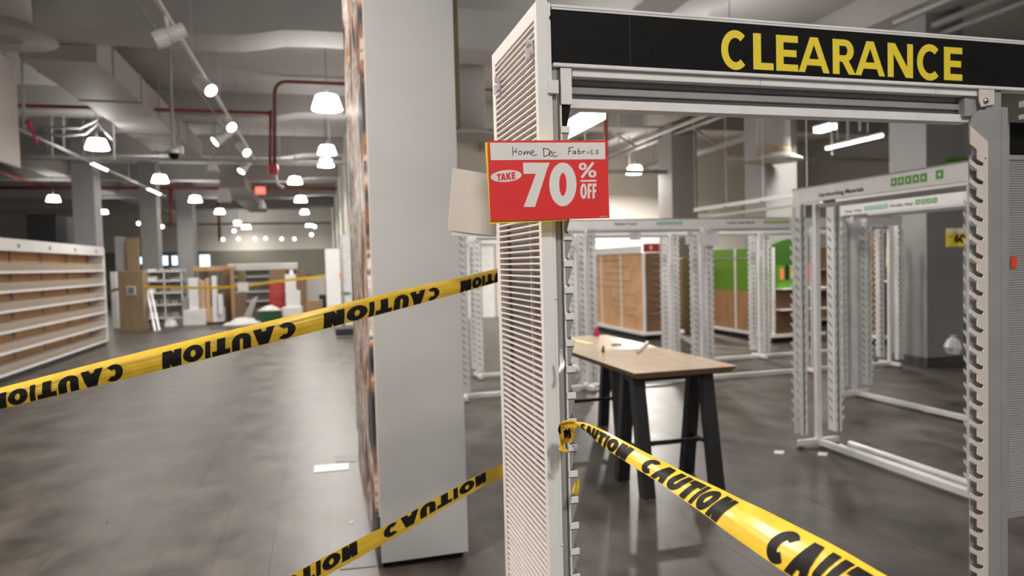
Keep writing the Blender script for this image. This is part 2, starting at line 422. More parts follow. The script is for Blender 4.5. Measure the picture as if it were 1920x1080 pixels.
# front flange, steps and channel of the near upright
MB().box(XF + .0, XF + .026, YC - .006, YC - .003, ZB - .05, ZT + .03).build('front_flange', white, RK, bevel=.001)
MB().box(XF + .026, XF + .033, YC - .004, YC + .02, 0, ZT).build('upright_lip', white, RK, bevel=.001)
MB().box(XF + .033, XF + .0475, YC + .004, YC + .05, 0, ZT - .13).build('upright', grey, RK, bevel=.001)
MB().box(XF + .0475, XF + .0505, YC + .003, YC + .05, 0, ZT - .13).build('upright_groove', dgrey, RK)
MB().box(XF + .0505, XF + .0545, YC - .001, YC + .03, 0.02, 1.935).build('hook_strip', white, RK, bevel=.001)
for z in (1.22, 1.52, .98, .72): MB().lathe([(.0028, 0), (.0026, .002), (.0, .003)], (XF + .031, YC - .004, z), 10, (0, -1, 0)).build('screw', white, RK, smooth=True)
MB().box(XF + .022, XF + .045, YC - .012, YC + .004, 1.957, 1.985).build('upper_clip', white, RK, bevel=.001)
MB().lathe([(.0045, 0), (.0045, .001)], (XF + .034, YC - .005, 2.118), 12, (0, -1, 0)).build('hole_plug', black, RK)
# hooks on the near upright: lip tab + tapering gusset
pitch = (onY(1070, 444, YC).z - onY(1086, 1032, YC).z) / 12.0
z0 = onY(1070, 444, YC).z
hk = MB(); X0 = XF + .0545
hk.box(X0 - .004, X0 + .017, -.004, -.001, -.007, .007)
hook_a = hk
gs = MB().prism([(X0 - .002, 0, -.007), (X0 + .016, 0, -.007), (X0 + .0035, .0, -pitch + .009), (X0 - .002, 0, -pitch + .009)], (0, .0025, 0))
gs.quad((X0 + .0165, 0, -.006), (X0 + .0165, .03, .016), (X0 + .004, .03, -.02), (X0 + .004, 0, -pitch + .008))
hm = gm = None
for i in range(-6, 34):
    z = z0 - i * pitch
    if z > 1.90 or z < .06: continue
    if hm is None:
        a = hook_a.build('hook', white, RK, bevel=.0008, local=True); b = gs.build('hook_gusset', grey, a, fix=True, local=True)
        for me in (a.data,):
            for v in me.vertices: v.co += Vector((0, YC, 0)) - RK.location
        for v in b.data.vertices: v.co += Vector((0, YC, 0)) - RK.location
        hm, gm = a.data, b.data
    else:
        a = bpy.data.objects.new('hook', hm); COL.objects.link(a); a.parent = RK
        md = a.modifiers.new('bevel', 'BEVEL'); md.width = .0008; md.segments = 2; md.limit_method = 'ANGLE'
        b = bpy.data.objects.new('hook_gusset', gm); COL.objects.link(b); b.parent = a
    a.location = (0, 0, z)
# header
XR = 2.35
hz0, hz1 = onY(1037, 118, YC).z, onY(1037, 18, YC).z
hd = MB().box(XF + .036, XR, YC, YC + .022, hz0, hz1).build('header_board', black, RK)
MB().box(XF + .036, XR, YC - .003, YC + .026, hz1, hz1 + .0045).build('header_rim', white, hd, bevel=.001)
MB().box(XF + .036, XR, YC - .0045, YC + .026, hz1 + .0045, hz1 + .0105).build('header_rim', white, hd, bevel=.0015)
MB().box(XF + .036, XR, YC - .006, YC + .026, hz0 - .0085, hz0).build('header_rim', white, hd, bevel=.002)
xs = onY(1181, 80, YC).x
MB().box(xs, xs + .0006, YC - .0003, YC, hz0, hz1).build('header_seam', mat('seam_grey', (.09, .09, .09), .4), hd)
# CLEARANCE lettering
LET = [('C', 1352, 1403), ('L', 1412, 1450), ('E', 1455, 1496), ('A', 1496.5, 1555), ('R', 1561, 1604), ('A', 1603, 1659), ('N', 1664, 1711.5), ('C', 1719, 1765), ('E', 1769.5, 1804)]
lz1 = onY(1412, 62, YC).z; lz0 = onY(1412, 130, YC).z
for ch, xa, xb in LET:
    yy = 95 + (xa - 1352) * .066
    wa, wbx = onY(xa, yy, YC).x, onY(xb, yy, YC).x
    ex = .045 * (lz1 - lz0) if ch == 'C' else 0
    fn = lambda u, v, wa=wa, wbx=wbx, ex=ex: Vector((wa + (wbx - wa) * u, YC - .0006, lz0 - ex + (lz1 - lz0 + 2 * ex) * v))
    asp = (lz1 - lz0) / (wbx - wa); mb = MB()
    grids_to(mb, glyph(ch, .205 * asp * .95, .195), fn)
    mb.build('letter', yellowL, hd)
# beam under the header
def zat(x, y): return onY(x, y, YC).z
za, zb, zc, zd = zat(1073, 128), zat(1073, 142), zat(1073, 180), zat(1073, 198)
x0 = onY(1074, 135, YC).x; x1 = onY(1428, 145, YC).x; x2 = onY(1757, 165, YC).x; x3 = onY(1846, 180, YC).x
for a, b in ((x0, x1 - .001), (x1, x2 - .001), (x2, x3)): MB().box(a, b, YC + .004, YC + .03, zb, za).build('rail_cover', white, RK, bevel=.001)
bm_ = MB().box(x0, x3 - .02, YC + .035, YC + .075, zc - .001, za + .03).build('cross_beam', grey, RK)
for zz in (zb - .012, zb - .0165, zc + .006): MB().box(x0, x3 - .02, YC + .032, YC + .036, zz - .001, zz + .001).build('beam_groove', dgrey, bm_)
MB().box(x0, x3 - .02, YC + .026, YC + .075, zb - .032, zb - .0175).build('beam_face', grey, bm_, bevel=.001)
MB().box(x0, x3 - .02, YC + .022, YC + .06, zd, zc - .001).build('lower_rail', white, RK, bevel=.001)
# left hanging bracket
bx0, bx1 = onY(1051, 160, YC).x, onY(1072, 160, YC).x
MB().box(bx0, bx1, YC - .002, YC + .03, zat(1060, 196), za).build('bracket', white, RK, bevel=.0015)
MB().prism([(bx0 + .004, YC + .004, zat(1060, 196)), (bx1 - .002, YC + .004, zat(1060, 196)), (bx0 + .014, YC + .004, zat(1060, 238)), (bx0 + .004, YC + .004, zat(1060, 238))], (0, .02, 0)).build('bracket_slot', black, RK, fix=True)
MB().box(XF + .036, bx0 - .001, YC + .012, YC + .03, zat(1040, 240), za).build('upright_head', grey, RK, bevel=.001)
# right uprights
rx0, rx1, rx2 = onY(1851, 500, YC).x, onY(1880, 500, YC).x, onY(1890, 500, YC).x
MB().box(rx0, rx1, YC + .003, YC + .045, 0, hz0 - .009).build('upright', grey, RK, bevel=.002)
MB().box(rx1, rx1 + .002, YC + .010, YC + .045, 0, hz0 - .009).build('upright_groove', dgrey, RK)
MB().box(rx1 + .002, rx2 + .006, YC + .004, YC + .045, 0, hz0 - .05).build('upright', grey, RK, bevel=.002)
# notched strip (slanted slots) on the right upright, built from pixel outline of one tooth
sx = lambda x: onY(x, 600, YC).x
pit = (zat(1818, 300) - zat(1818, 980)) / 19.65
def tooth(z):
    xa, xb, xt, xe = sx(1831), sx(1851), sx(1817), sx(1843)
    return xa, xb, xt, xe
xa, xb, xt, xe = tooth(0)
tp = [(xb, .0), (xb, -pit), (xa, -pit * 1.0), (xa, -pit * .62), (xt, -pit * .30), (xt, -pit * .02)]
# slot: open from the tip down to the rounded end
tp += [(xt + (xe - xt) * .35, -pit * .17), (xt + (xe - xt) * .7, -pit * .36), (xe - .004, -pit * .41), (xe - .001, -pit * .36), (xe, -pit * .28), (xe - .006, -pit * .08), (xa + .006, pit * .10), (xa, pit * .18), (xa, 0 + pit * .30)]
tp = [(xa, -pit * .0), (xb, -pit * .0), (xb, -pit), (xa, -pit), (xa, -pit * .66), (xt, -pit * .34), (xt, -pit * .06), (xt + .012, -pit * .21), (xt + .024, -pit * .37), (xe - .005, -pit * .43), (xe - .001, -pit * .40), (xe, -pit * .33), (xe - .001, -pit * .26), (xa + .007, -pit * .15), (xa, -pit * .06)]
tmb = MB().prism([(x, -.003, z) for x, z in tp], (0, .003, 0)); tme = None
zt0 = zat(1818, 296)
for i in range(0, 36):
    z = zt0 - i * pit
    if z < .1: break
    if tme is None:
        a = tmb.build('notched_tooth', cream, RK, fix=True, local=True)
        for v in a.data.vertices: v.co += Vector((0, YC, 0)) - RK.location
        tme = a.data
    else:
        a = bpy.data.objects.new('notched_tooth', tme); COL.objects.link(a); a.parent = RK
    a.location = (0, 0, z)
ztop = zt0
MB().prism([(sx(1851), YC - .003, ztop), (sx(1831), YC - .003, ztop), (sx(1831), YC - .003, zat(1818, 281)), (sx(1818), YC - .003, zat(1818, 270)), (sx(1818), YC - .003, zat(1818, 236)), (sx(1851), YC - .003, zat(1850, 266))], (0, .003, 0)).build('strip_head', cream, RK, fix=True)
MB().prism([(sx(1818), YC + .001, zat(1818, 260)), (sx(1818), YC + .001, zat(1818, 237)), (sx(1826), YC + .001, zat(1826, 215)), (sx(1838), YC + .001, zat(1838, 206)), (sx(1852), YC + .001, zat(1852, 206)), (sx(1852), YC + .001, zat(1852, 290))], (0, .003, 0)).build('strip_head', grey, RK, fix=True)
MB().box(sx(1829), sx(1850), YC + .016, YC + .02, .1, zt0 + .01).build('strip_backing', grey, RK)
MB().lathe([(.002, 0), (.002, .0008)], (sx(1846), YC - .003, zat(1846, 297)), 10, (0, -1, 0)).build('hole_plug', black, RK)
# corner bracket with round bolt
MB().prism([(sx(1834), YC - .004, za), (sx(1862), YC - .004, za), (sx(1862), YC - .004, zat(1860, 196)), (sx(1838), YC - .004, zat(1838, 201)), (sx(1834), YC - .004, zat(1834, 190))], (0, .003, 0)).build('corner_bracket', cream, RK, fix=True)
MB().prism([(sx(1816), YC + .01, zat(1820, 182)), (sx(1838), YC + .01, zat(1838, 186)), (sx(1838), YC + .01, zat(1838, 210)), (sx(1830), YC + .01, zat(1830, 216)), (sx(1816), YC + .01, zat(1818, 216))], (0, .02, 0)).build('beam_end_plate', grey, RK, fix=True)
MB().lathe([(.0078, 0), (.0078, .002), (.006, .005), (.0, .0065)], (onY(1845, 190, YC).x, YC - .004, onY(1845, 190, YC).z), 14, (0, -1, 0)).build('bolt', steel, RK, smooth=True)
# neighbouring bay: rail, black card, ribbed back panel
Y2 = 1.52
px = lambda x, y, Y=Y2: onY(x, y, Y)
MB().box(px(1884, 190).x, XR, YC + .03, YC + .06, zat(1885, 190), zat(1885, 178)).box(px(1884, 200).x, XR, YC + .035, YC + .06, zat(1885, 214), zat(1885, 204)).build('cross_beam', grey, RK, bevel=.001)
pz0, pz1 = px(1900, 962).z, px(1900, 214).z
xl = px(1886, 500).x
pf = MB().box(xl, XR, Y2, Y2 + .02, pz0, px(1900, 292).z).build('back_panel', ribm, RK)
MB().box(xl - .004, xl + .006, Y2 - .006, Y2 + .02, pz0 - .01, pz1).build('panel_edge', grey, RK)
MB().box(xl + .004, XR, Y2 - .002, Y2 + .02, px(1900, 292).z, px(1900, 230).z).build('black_insert', black, RK)
MB().box(xl + .004, XR, Y2 - .004, Y2 + .02, px(1900, 300).z, px(1900, 291).z).build('panel_trim', grey, RK)
rb = MB(); z = pz0 + .004
while z < px(1900, 301).z:
    rb.prism([(xl + .004, Y2, z), (xl + .004, Y2 - .0025, z + .0015), (xl + .004, Y2, z + .0045)], (XR - xl - .004, 0, 0)); z += .0068
tag(rb.build('panel_ribs', ribm, pf, fix=True), kind='stuff')
MB().box(xl, XR, Y2 - .003, Y2 + .022, pz0 - .012, pz0).build('panel_trim', grey, RK)
# base so that the rack stands on the floor
MB().box(XF, XR, YC + .01, YE, 0.0, .035).build('base_frame', white, RK, bevel=.003)
MB().box(XR - .04, XR, YC + .003, YC + .045, 0, hz0 - .009).build('upright', grey, RK, bevel=.002)
o = MB().box(px(1893, 483).x, px(1904, 483).x, Y2 - .0042, Y2 - .0028, px(1897, 503).z, px(1897, 481).z).build('red_tag', redst)
tag(o, 'small red tag stuck on the grey ribbed panel', 'tag')

# clear clips in the louvres
def clip(x, y, s, label):
    p = onX(x, y, XF)
    t = empty('plastic_clip', p, label, 'clip', 'clear clips in the louvred panel')
    MB().box(XF - .005, XF + .001, p.y - .016 * s, p.y + .016 * s, p.z - .012, p.z + .012).build('body', clear, t, bevel=.002)
    for k in range(4): MB().box(XF - .011, XF - .003, p.y - .014 * s + k * .009 * s, p.y - .010 * s + k * .009 * s, p.z + .01, p.z + .019 + .002 * k).build('tooth', clear, t)
    MB().box(XF - .015, XF - .009, p.y - .006, p.y + .006, p.z - .02, p.z + .002).build('latch', clear, t, bevel=.001)
clip(998, 94, .75, 'wide clear plastic clip near the front edge of the louvred panel')
clip(937, 162, .6, 'small clear plastic clip near the back edge of the louvred panel')

# ================================================================== SALE CARD
YS = 1.372
Q = lambda x, y, dy=0.0: onY(830 + x / 5.4, 250 + y / 5.4, YS - dy)
SG = empty('sale_card', Q(1070, 890), 'red sale card reading take 70% off with handwritten Home Dec. Fabrics', 'sign')
MB().prism([Q(457, 72), Q(1662, 70), Q(1690, 858), Q(487, 890)], (0, .0012, 0)).build('card', red, SG, fix=True)
MB().quad(Q(487, 272, .0003), Q(1647, 262, .0003), Q(1643, 92, .0003), Q(478, 95, .0003)).build('white_band', paper, SG)
def ellring(mb, cx, cy, rx, ry, ix, iy, d, rot=0, n=40):
    g = []
    for j in range(n + 1):
        a = 2 * math.pi * j / n; row = []
        for (ax, ay) in ((rx, ry), (ix, iy)):
            x, y = ax * math.cos(a), ay * math.sin(a)
            row.append(Q(cx + x * math.cos(rot) - y * math.sin(rot), cy + x * math.sin(rot) + y * math.cos(rot), d))
        g.append(row)
    n0 = len(mb.v)
    for r in g: mb.v += r
    for j in range(n): mb.f.append((n0 + 2 * j, n0 + 2 * j + 1, n0 + 2 * j + 3, n0 + 2 * j + 2))
e = MB(); ellring(e, 643, 432, 157, 60, .01, .01, .0003, -.085)
ov = e.build('take_oval', paper, SG)
tk = MB()
for ch, a, b in (('T', 547, 592), ('A', 586, 640), ('K', 642, 694), ('E', 697, 736)):
    y0 = 482 - (a - 547) * .12; y1 = 415 - (a - 547) * .12
    y0 += 2; y1 -= 2
    grids_to(tk, glyph(ch, .3, .24), bil(Q(a + 4, y0, .0006), Q(b, y0 - 6, .0006), Q(b - 2, y1 - 6, .0006), Q(a, y1, .0006)))
tk.build('lettering', red, ov)
n7 = MB(); d = .0003
n7.quad(Q(818, 410, d), Q(1040, 410, d), Q(1083, 297, d), Q(813, 297, d)); n7.quad(Q(820, 745, d), Q(935, 745, d), Q(1043, 410, d), Q(944, 410, d))
n7.build('digit', paper, SG)
n0 = MB(); ellring(n0, 1217, 517, 138, 221, 37, 116, d, 0, 56); n0.build('digit', paper, SG)
pc = MB(); ellring(pc, 1418, 335, 41, 38, 14, 18, d); ellring(pc, 1516, 410, 42, 38, 14, 18, d); pc.quad(Q(1395, 442, d), Q(1420, 455, d), Q(1538, 300, d), Q(1515, 288, d))
pc.build('percent_mark', paper, SG)
of = MB(); of.quad(Q(1395, 491, d), Q(1557, 489, d), Q(1557, 470, d), Q(1394, 473, d)); ellring(of, 1427, 585, 34, 79, 10, 48, d)
for a in (1468, 1517):
    of.quad(Q(a, 661, d), Q(a + 22, 660, d), Q(a + 22, 508, d), Q(a, 508, d)); of.quad(Q(a + 22, 536, d), Q(a + 41, 536, d), Q(a + 41, 508, d), Q(a + 22, 508, d)); of.quad(Q(a + 22, 597, d), Q(a + 38, 597, d), Q(a + 38, 570, d), Q(a + 22, 570, d))
of.build('off_lettering', paper, SG)
HW = [[(705, 137), (711, 185), (708, 228)], [(708, 192), (745, 178)], [(746, 148), (742, 178), (744, 202)],
      [(790, 180), (775, 182), (768, 200), (780, 216), (798, 206), (800, 188), (788, 180)],
      [(822, 216), (826, 182), (829, 212), (842, 184), (852, 184), (856, 210), (868, 186), (878, 186), (884, 212)],
      [(892, 200), (922, 192), (920, 174), (902, 176), (893, 200), (904, 220), (930, 222), (958, 214)],
      [(1022, 152), (1026, 234)], [(1014, 155), (1050, 153), (1084, 172), (1082, 200), (1056, 226), (1024, 236)],
      [(1076, 208), (1106, 198), (1100, 184), (1084, 190), (1076, 212), (1090, 230), (1114, 226)],
      [(1146, 198), (1130, 190), (1118, 206), (1124, 230), (1144, 236), (1166, 224)], [(1187, 214), (1190, 217)],
      [(1286, 146), (1278, 180), (1270, 218)], [(1270, 152), (1325, 136)], [(1276, 184), (1308, 174)],
      [(1342, 182), (1328, 180), (1319, 196), (1326, 208), (1340, 200), (1345, 180), (1348, 208)],
      [(1378, 146), (1372, 176), (1370, 206)], [(1372, 190), (1388, 180), (1400, 190), (1394, 204), (1371, 207)],
      [(1414, 176), (1420, 190), (1418, 207)], [(1420, 194), (1430, 180), (1444, 182)],
      [(1468, 182), (1470, 206)], [(1473, 152), (1475, 155)], [(1522, 172), (1504, 174), (1496, 192), (1508, 206), (1530, 202)],
      [(1578, 170), (1558, 172), (1556, 184), (1572, 192), (1566, 206), (1546, 206)]]
def smoothpts(p, n=5):
    if len(p) < 3: return p
    out = []; q = [p[0]] + p + [p[-1]]
    for i in range(1, len(q) - 2):
        for k in range(n):
            t = k / n; a, b, c, e_ = q[i - 1], q[i], q[i + 1], q[i + 2]
            out.append(tuple(.5 * (2 * b[m] + (c[m] - a[m]) * t + (2 * a[m] - 5 * b[m] + 4 * c[m] - e_[m]) * t * t + (3 * b[m] - a[m] - 3 * c[m] + e_[m]) * t ** 3) for m in (0, 1)))
    return out + [p[-1]]
hw = MB()
for st in HW:
    sp = smoothpts(st); n_ = len(hw.v)
    for i, p in enumerate(sp):
        a = sp[max(i - 1, 0)]; b = sp[min(i + 1, len(sp) - 1)]; dx, dy = b[0] - a[0], b[1] - a[1]; L = math.hypot(dx, dy) or 1
        nx, ny = -dy / L * 3.3, dx / L * 3.3
        hw.v += [Q(p[0] + nx, p[1] + ny, .0007), Q(p[0] - nx, p[1] - ny, .0007)]
    for i in range(len(sp) - 1): hw.f.append((n_ + 2 * i, n_ + 2 * i + 1, n_ + 2 * i + 3, n_ + 2 * i + 2))
hw.build('handwriting', ink, SG)
fp = MB(); text_to(fp, 'ASB TDPN-C11', bil(Q(1587, 849, d), Q(1676, 845, d), Q(1676, 835, d), Q(1587, 839, d)), .01); fp.build('small_print', paper, SG)
MB().box(Q(1200, 500).x - .01, Q(1200, 500).x + .01, YS + .0012, YC - .006, 1.74, 1.77).build('holder_clip', clear, SG)
Qy = lambda x, y: onY(830 + x / 5.4, 250 + y / 5.4, YS + .003)
o = MB().prism([Qy(430, 92), Qy(1640, 66), Qy(1260, 884), Qy(484, 916)], (0, .0012, 0)).build('yellow_card', cardY, fix=True); tag(o, 'plain yellow card tucked behind the red sale card', 'sign')
YD = 1.845
Qc = lambda x, y, k=0: onY(830 + x / 5.4, 250 + y / 5.4, YD + k)
o = MB().prism([Qc(104, 350), Qc(560, 425), Qc(530, 1040), Qc(50, 980)], (0, .0015, 0)).build('blank_card', card, fix=True); tag(o, 'blank cream card sticking out beside the red sale card', 'card')
o = MB().prism([Qc(110, 400, .006), Qc(560, 450, .006), Qc(540, 1046, .006), Qc(92, 1034, .006)], (0, .0015, 0)).build('blank_card', paper, fix=True); tag(o, 'second blank white card just behind the cream card, only its lower edge showing', 'card')

# ================================================================== CAUTION TAPES
def tape(name, rows, words, label, flipu=False, flipv=False, v0=.17, v1=.83, curl=.12, crease=0, mt=tapeY, matte=False):
    "rows: (top px, bottom px, depth); parameter = row index"
    N = len(rows); T = [atD(r[0][0], r[0][1], r[2]) for r in rows]; B = [atD(r[1][0], r[1][1], r[3] if len(r) > 3 else r[2]) for r in rows]
    def cr(P_, t):
        t = max(0, min(N - 1 - 1e-6, t)); i = int(t); f_ = t - i
        a, b, c, e_ = P_[max(i - 1, 0)], P_[i], P_[i + 1], P_[min(i + 2, N - 1)]
        return .5 * (2 * b + (c - a) * f_ + (2 * a - 5 * b + 4 * c - e_) * f_ * f_ + (3 * b - a - 3 * c + e_) * f_ ** 3)
    def S(t, v, off=0.0):
        a, b = cr(T, t), cr(B, t); p = b.lerp(a, v)
        e_ = .01; tan = (cr(B, min(t + e_, N - 1)) - cr(B, max(t - e_, 0))); wv = a - b; n = tan.cross(wv).normalized()
        if n.dot(CAM - p) < 0: n = -n
        q = (v - .5) * 2; wl = wv.length
        bow = curl * wl * (1 - q * q)
        if crease: bow += crease * wl * (math.exp(-((v - .34 - .05 * math.sin(t * 1.7)) / .045) ** 2) - .8 * math.exp(-((v - .62 + .06 * math.sin(t * 1.3)) / .05) ** 2))
        bow += .02 * wl * math.sin(t * 5.1 + v * 2.0)
        return p + n * (bow + off)
    ROOT = empty(name, B[0].lerp(T[0], .5), label, 'tape', 'yellow caution tapes')
    mb = MB(); NU = 16 * (N - 1); NV = 22
    for i in range(NU + 1):
        for j in range(NV + 1): mb.v.append(S(i / NU * (N - 1), j / NV))
    for i in range(NU):
        for j in range(NV):
            a = i * (NV + 1) + j; mb.f.append((a, a + NV + 1, a + NV + 2, a + 1))
    mb.build('ribbon', mt, ROOT, smooth=True)
    xs = [(r[0][0] + r[1][0]) / 2 for r in rows]
    def t_of(x):
        for i in range(N - 1):
            lo, hi = sorted((xs[i], xs[i + 1]))
            if lo <= x <= hi: return i + (x - xs[i]) / (xs[i + 1] - xs[i])
        return None
    for (xa, xb) in words:
        ta, tb = t_of(xa), t_of(xb)
        lw = MB()
        def fn(u, v):
            if flipu: u = 1 - u
            if flipv: v = 1 - v
            return S(ta + (tb - ta) * u, v0 + (v1 - v0) * v, .0012)
        grids_to(lw, word_grids('CAUTION', .09, .33, .29), fn)
        lw.build('lettering', ink, ROOT, smooth=True)
    return ROOT
tape('caution_tape', [((-1900, 1215), (-1900, 1270), 1.25), ((-1300, 1052), (-1300, 1106), 1.32), ((-750, 908), (-750, 958), 1.4), ((-330, 802), (-330, 850), 1.5), ((-150, 763), (-150, 806), 1.58), ((0, 727), (0, 768), 1.65), ((230, 668), (230, 712), 1.70), ((420, 622), (420, 665), 1.76), ((609, 577), (609, 617), 1.85), ((760, 542), (760, 577), 1.98), ((863, 520), (863, 549), 2.08), ((930, 504), (930, 530), 2.15), ((1000, 488), (1000, 512), 2.2)],
     [(-1180, -960), (-890, -660), (-570, -350), (-290, -75), (-13, 232), (303, 551), (606, 817), (861, 985)], 'upper yellow caution tape with upside-down lettering tied to the louvred panel', flipu=True, flipv=True, crease=.018, v0=.03, v1=.75)
tape('caution_tape', [((-300, 1490), (-300, 1540), 1.25), ((80, 1308), (80, 1354), 1.36), ((400, 1150), (400, 1192), 1.5), ((480, 1112), (480, 1152), 1.55), ((560, 1070), (560, 1110), 1.6), ((650, 1022), (650, 1058), 1.68), ((730, 982), (730, 1014), 1.78), ((820, 932), (820, 962), 1.9), ((900, 889), (900, 915), 2.02), ((942, 870), (942, 895), 2.1), ((990, 848), (990, 872), 2.15)],
     [(470, 668), (719, 908)], 'lower yellow caution tape crossing the foot of the grey board column', flipv=True, curl=.05, crease=.02, v0=.26, v1=.97)
tape('caution_tape', [((1079, 790), (1081, 797), 1.47), ((1104, 795), (1102, 812), 1.45), ((1140, 811), (1128, 836), 1.42), ((1195, 840), (1172, 865), 1.36), ((1275, 881), (1235, 905), 1.28), ((1355, 919), (1305, 954), 1.2), ((1430, 955), (1375, 1006), 1.12), ((1540, 1010), (1480, 1080), 1.02), ((1665, 1080), (1580, 1150), .92), ((1800, 1155), (1700, 1235), .82), ((1950, 1240), (1830, 1330), .74), ((2250, 1410), (2110, 1510), .64), ((2600, 1610), (2440, 1730), .55)],
     [(1092, 1183), (1214, 1370), (1458, 1740)], 'yellow caution tape slanting away from the knot beside the work table', curl=.12, crease=.012, v0=.02, v1=.86)
# knot and loose ends of tape
KN = empty('tape_knot', atD(1066, 830, 1.47), 'crumpled yellow caution tape knot tied round the rack upright', 'tape')
def crump(pts, wds, D, name, m, parent, seed):
    rnd = random.Random(seed); mb = MB(); n = len(pts)
    for i, (x, y) in enumerate(pts):
        a = pts[max(i - 1, 0)]; b = pts[min(i + 1, n - 1)]; dx, dy = b[0] - a[0], b[1] - a[1]; L = math.hypot(dx, dy) or 1
        for k in range(5):
            q = (k - 2) / 2; mb.v.append(atD(x - dy / L * wds[i] * q, y + dx / L * wds[i] * q, D + rnd.uniform(-.009, .009)))
    for i in range(n - 1):
        for k in range(4): a = i * 5 + k; mb.f.append((a, a + 1, a + 6, a + 5))
    o = mb.build(name, m, parent); s = o.modifiers.new('sub', 'SUBSURF'); s.levels = 1; s.render_levels = 1
    return o
crump([(1081, 793), (1070, 795), (1058, 796), (1050, 803)], [4, 7, 9, 6], 1.44, 'wrap', tapeY, KN, 1)
crump([(1060, 797), (1066, 808), (1064, 818), (1057, 828)], [9, 12, 11, 7], 1.435, 'wrap', tapeY, KN, 2)
crump([(1053, 800), (1053, 815), (1056, 830), (1053, 842), (1063, 846)], [5, 6, 5, 5, 3], 1.437, 'loose_end', tapeY, KN, 3)
crump([(1059, 806), (1063, 812), (1060, 821)], [4, 5, 3], 1.425, 'print_patch', ink, KN, 4)
crump([(1077, 790), (1079, 797), (1075, 803), (1068, 800)], [4, 6, 5, 3], 1.428, 'wrap', tapeY, KN, 12)
crump([(1050, 799), (1048, 807), (1051, 813)], [2, 3, 2], 1.432, 'print_patch', ink, KN, 13)
crump([(1070, 803), (1075, 812), (1073, 824), (1066, 830)], [2, 4, 4, 2], 1.422, 'loop', tapeY, KN, 14)
crump([(1066, 803), (1069, 812), (1067, 822)], [2, 3, 2], 1.419, 'print_patch', ink, KN, 15)
crump([(1050, 838), (1056, 846), (1066, 848)], [5, 4, 2], 1.425, 'loose_end', tapeY, KN, 16)
crump([(1074, 798), (1076, 806), (1070, 815)], [3, 5, 4], 1.43, 'wrap', tapeY, KN, 5)
sc = crump([(1084, 897), (1081, 912), (1078, 927)], [2.5, 5, 7], 1.47, 'tape_scrap', tapeY, None, 6); tag(sc, 'torn scrap of yellow tape caught in a lower hook', 'tape')
torn = crump([(1052, 655), (1051, 668), (1056, 680), (1052, 692), (1050, 700)], [2, 3, 5, 4, 3], 1.455, 'torn_label', paper, None, 9); tag(torn, 'torn white sticker remnant on the rack upright', 'sticker')

# ================================================================== GREY BOARD COLUMN WITH MURAL
CL = empty('display_partition', (.477, 4.6, 0), 'tall grey painted partition column with a photo mural on one side', 'partition')
MB().box(.262, .714, 3.67, 5.66, .03, ZC - .005).build('core', colgrey, CL)
MB().box(.25, .262, 3.665, 5.68, .28, ZC - .005).build('edge_trim', edge, CL)
MB().box(.233, .25, 3.68, 5.68, .30, ZC - .005).build('mural_board', mural, CL)
MB().box(.238, .262, 3.675, 5.60, .0, .29).build('mural_board', mural, CL)
MB().box(.255, .72, 3.655, 3.67, .035, ZC - .005).build('front_board', colgrey, CL, bevel=.002)
MB().box(.28, .70, 3.72, 5.6, 0, .03).build('plinth', blackm, CL)
MB().box(.714, .752, 3.69, 5.0, onY(860, 237, 3.69).z, ZC - .01).build('wood_board', woodedge, CL)
# sheets at the foot
def sheet(name, m, pts, label, cat, h=.0035):
    o = MB().prism([(*onZ(x, y).xy, 0.0003) for x, y in pts], (0, 0, h)).build(name, m, fix=True); tag(o, label, cat)
sheet('floor_plate', plate, [(637, 1069), (706, 1062), (704, 1028), (640, 1040)], 'grey metal plate on the floor under the lower tape', 'plate')
sheet('floor_plate', plate, [(629, 867), (669, 866), (668, 853), (628, 853)], 'small grey plate on the floor beyond the white paper strip', 'plate')
sheet('paper_strip', paper, [(588, 887), (654, 881), (654, 869), (590, 874)], 'crumpled strip of white paper lying on the floor', 'paper', .006)
for x, y, l in ((1460, 848, 'white paper scrap on the floor left of the rack foot'), (1542, 851, 'white paper scrap against the near rack rail'), (1742, 771, 'tiny white scrap on the floor between the two vinyl racks'), (1508, 690, 'tiny pale scrap on the floor by the far rails')):
    sheet('paper_scrap', paper, [(x - 9, y + 3), (x + 8, y + 4), (x + 11, y - 2), (x - 7, y - 3)], l, 'paper')
for x, y, l in ((201, 980, 'dark chip of debris on the open floor'), (660, 980, 'pale crumb on the floor beside the mural'), (14, 806, 'dark rubber scrap on the floor below the long shelf unit')):
    p = onZ(x, y); o = MB().lathe([(.0, 0), (.012, .002), (.008, .008), (0, .010)], p, 7).build('debris_chip', dgrey if 'dark' in l else paper); tag(o, l, 'debris')

# ================================================================== WORK TABLE
TB = empty('work_table', (2.35, 5.2, 0), 'pale oak work table on black A-frame trestle legs', 'table')
ZTB = .86
tx0, tx1, ty0, ty1 = 1.94, 2.70, 4.11, 6.36
MB().box(tx0, tx1, ty0, ty1, ZTB - .004, ZTB).build('tabletop', tabletop, TB)
s = MB(); sx_ = .035
s.v += [Vector(p) for p in ((tx0, ty0, ZTB - .004), (tx1, ty0, ZTB - .004), (tx1, ty1, ZTB - .004), (tx0, ty1, ZTB - .004), (tx0 + sx_, ty0 + sx_, ZTB - .045), (tx1 - sx_, ty0 + sx_, ZTB - .045), (tx1 - sx_, ty1 - sx_, ZTB - .045), (tx0 + sx_, ty1 - sx_, ZTB - .045))]
s.f += [(0, 1, 5, 4), (1, 2, 6, 5), (2, 3, 7, 6), (3, 0, 4, 7), (7, 6, 5, 4)]
s.build('bevelled_edge', tableedge, TB, fix=True)
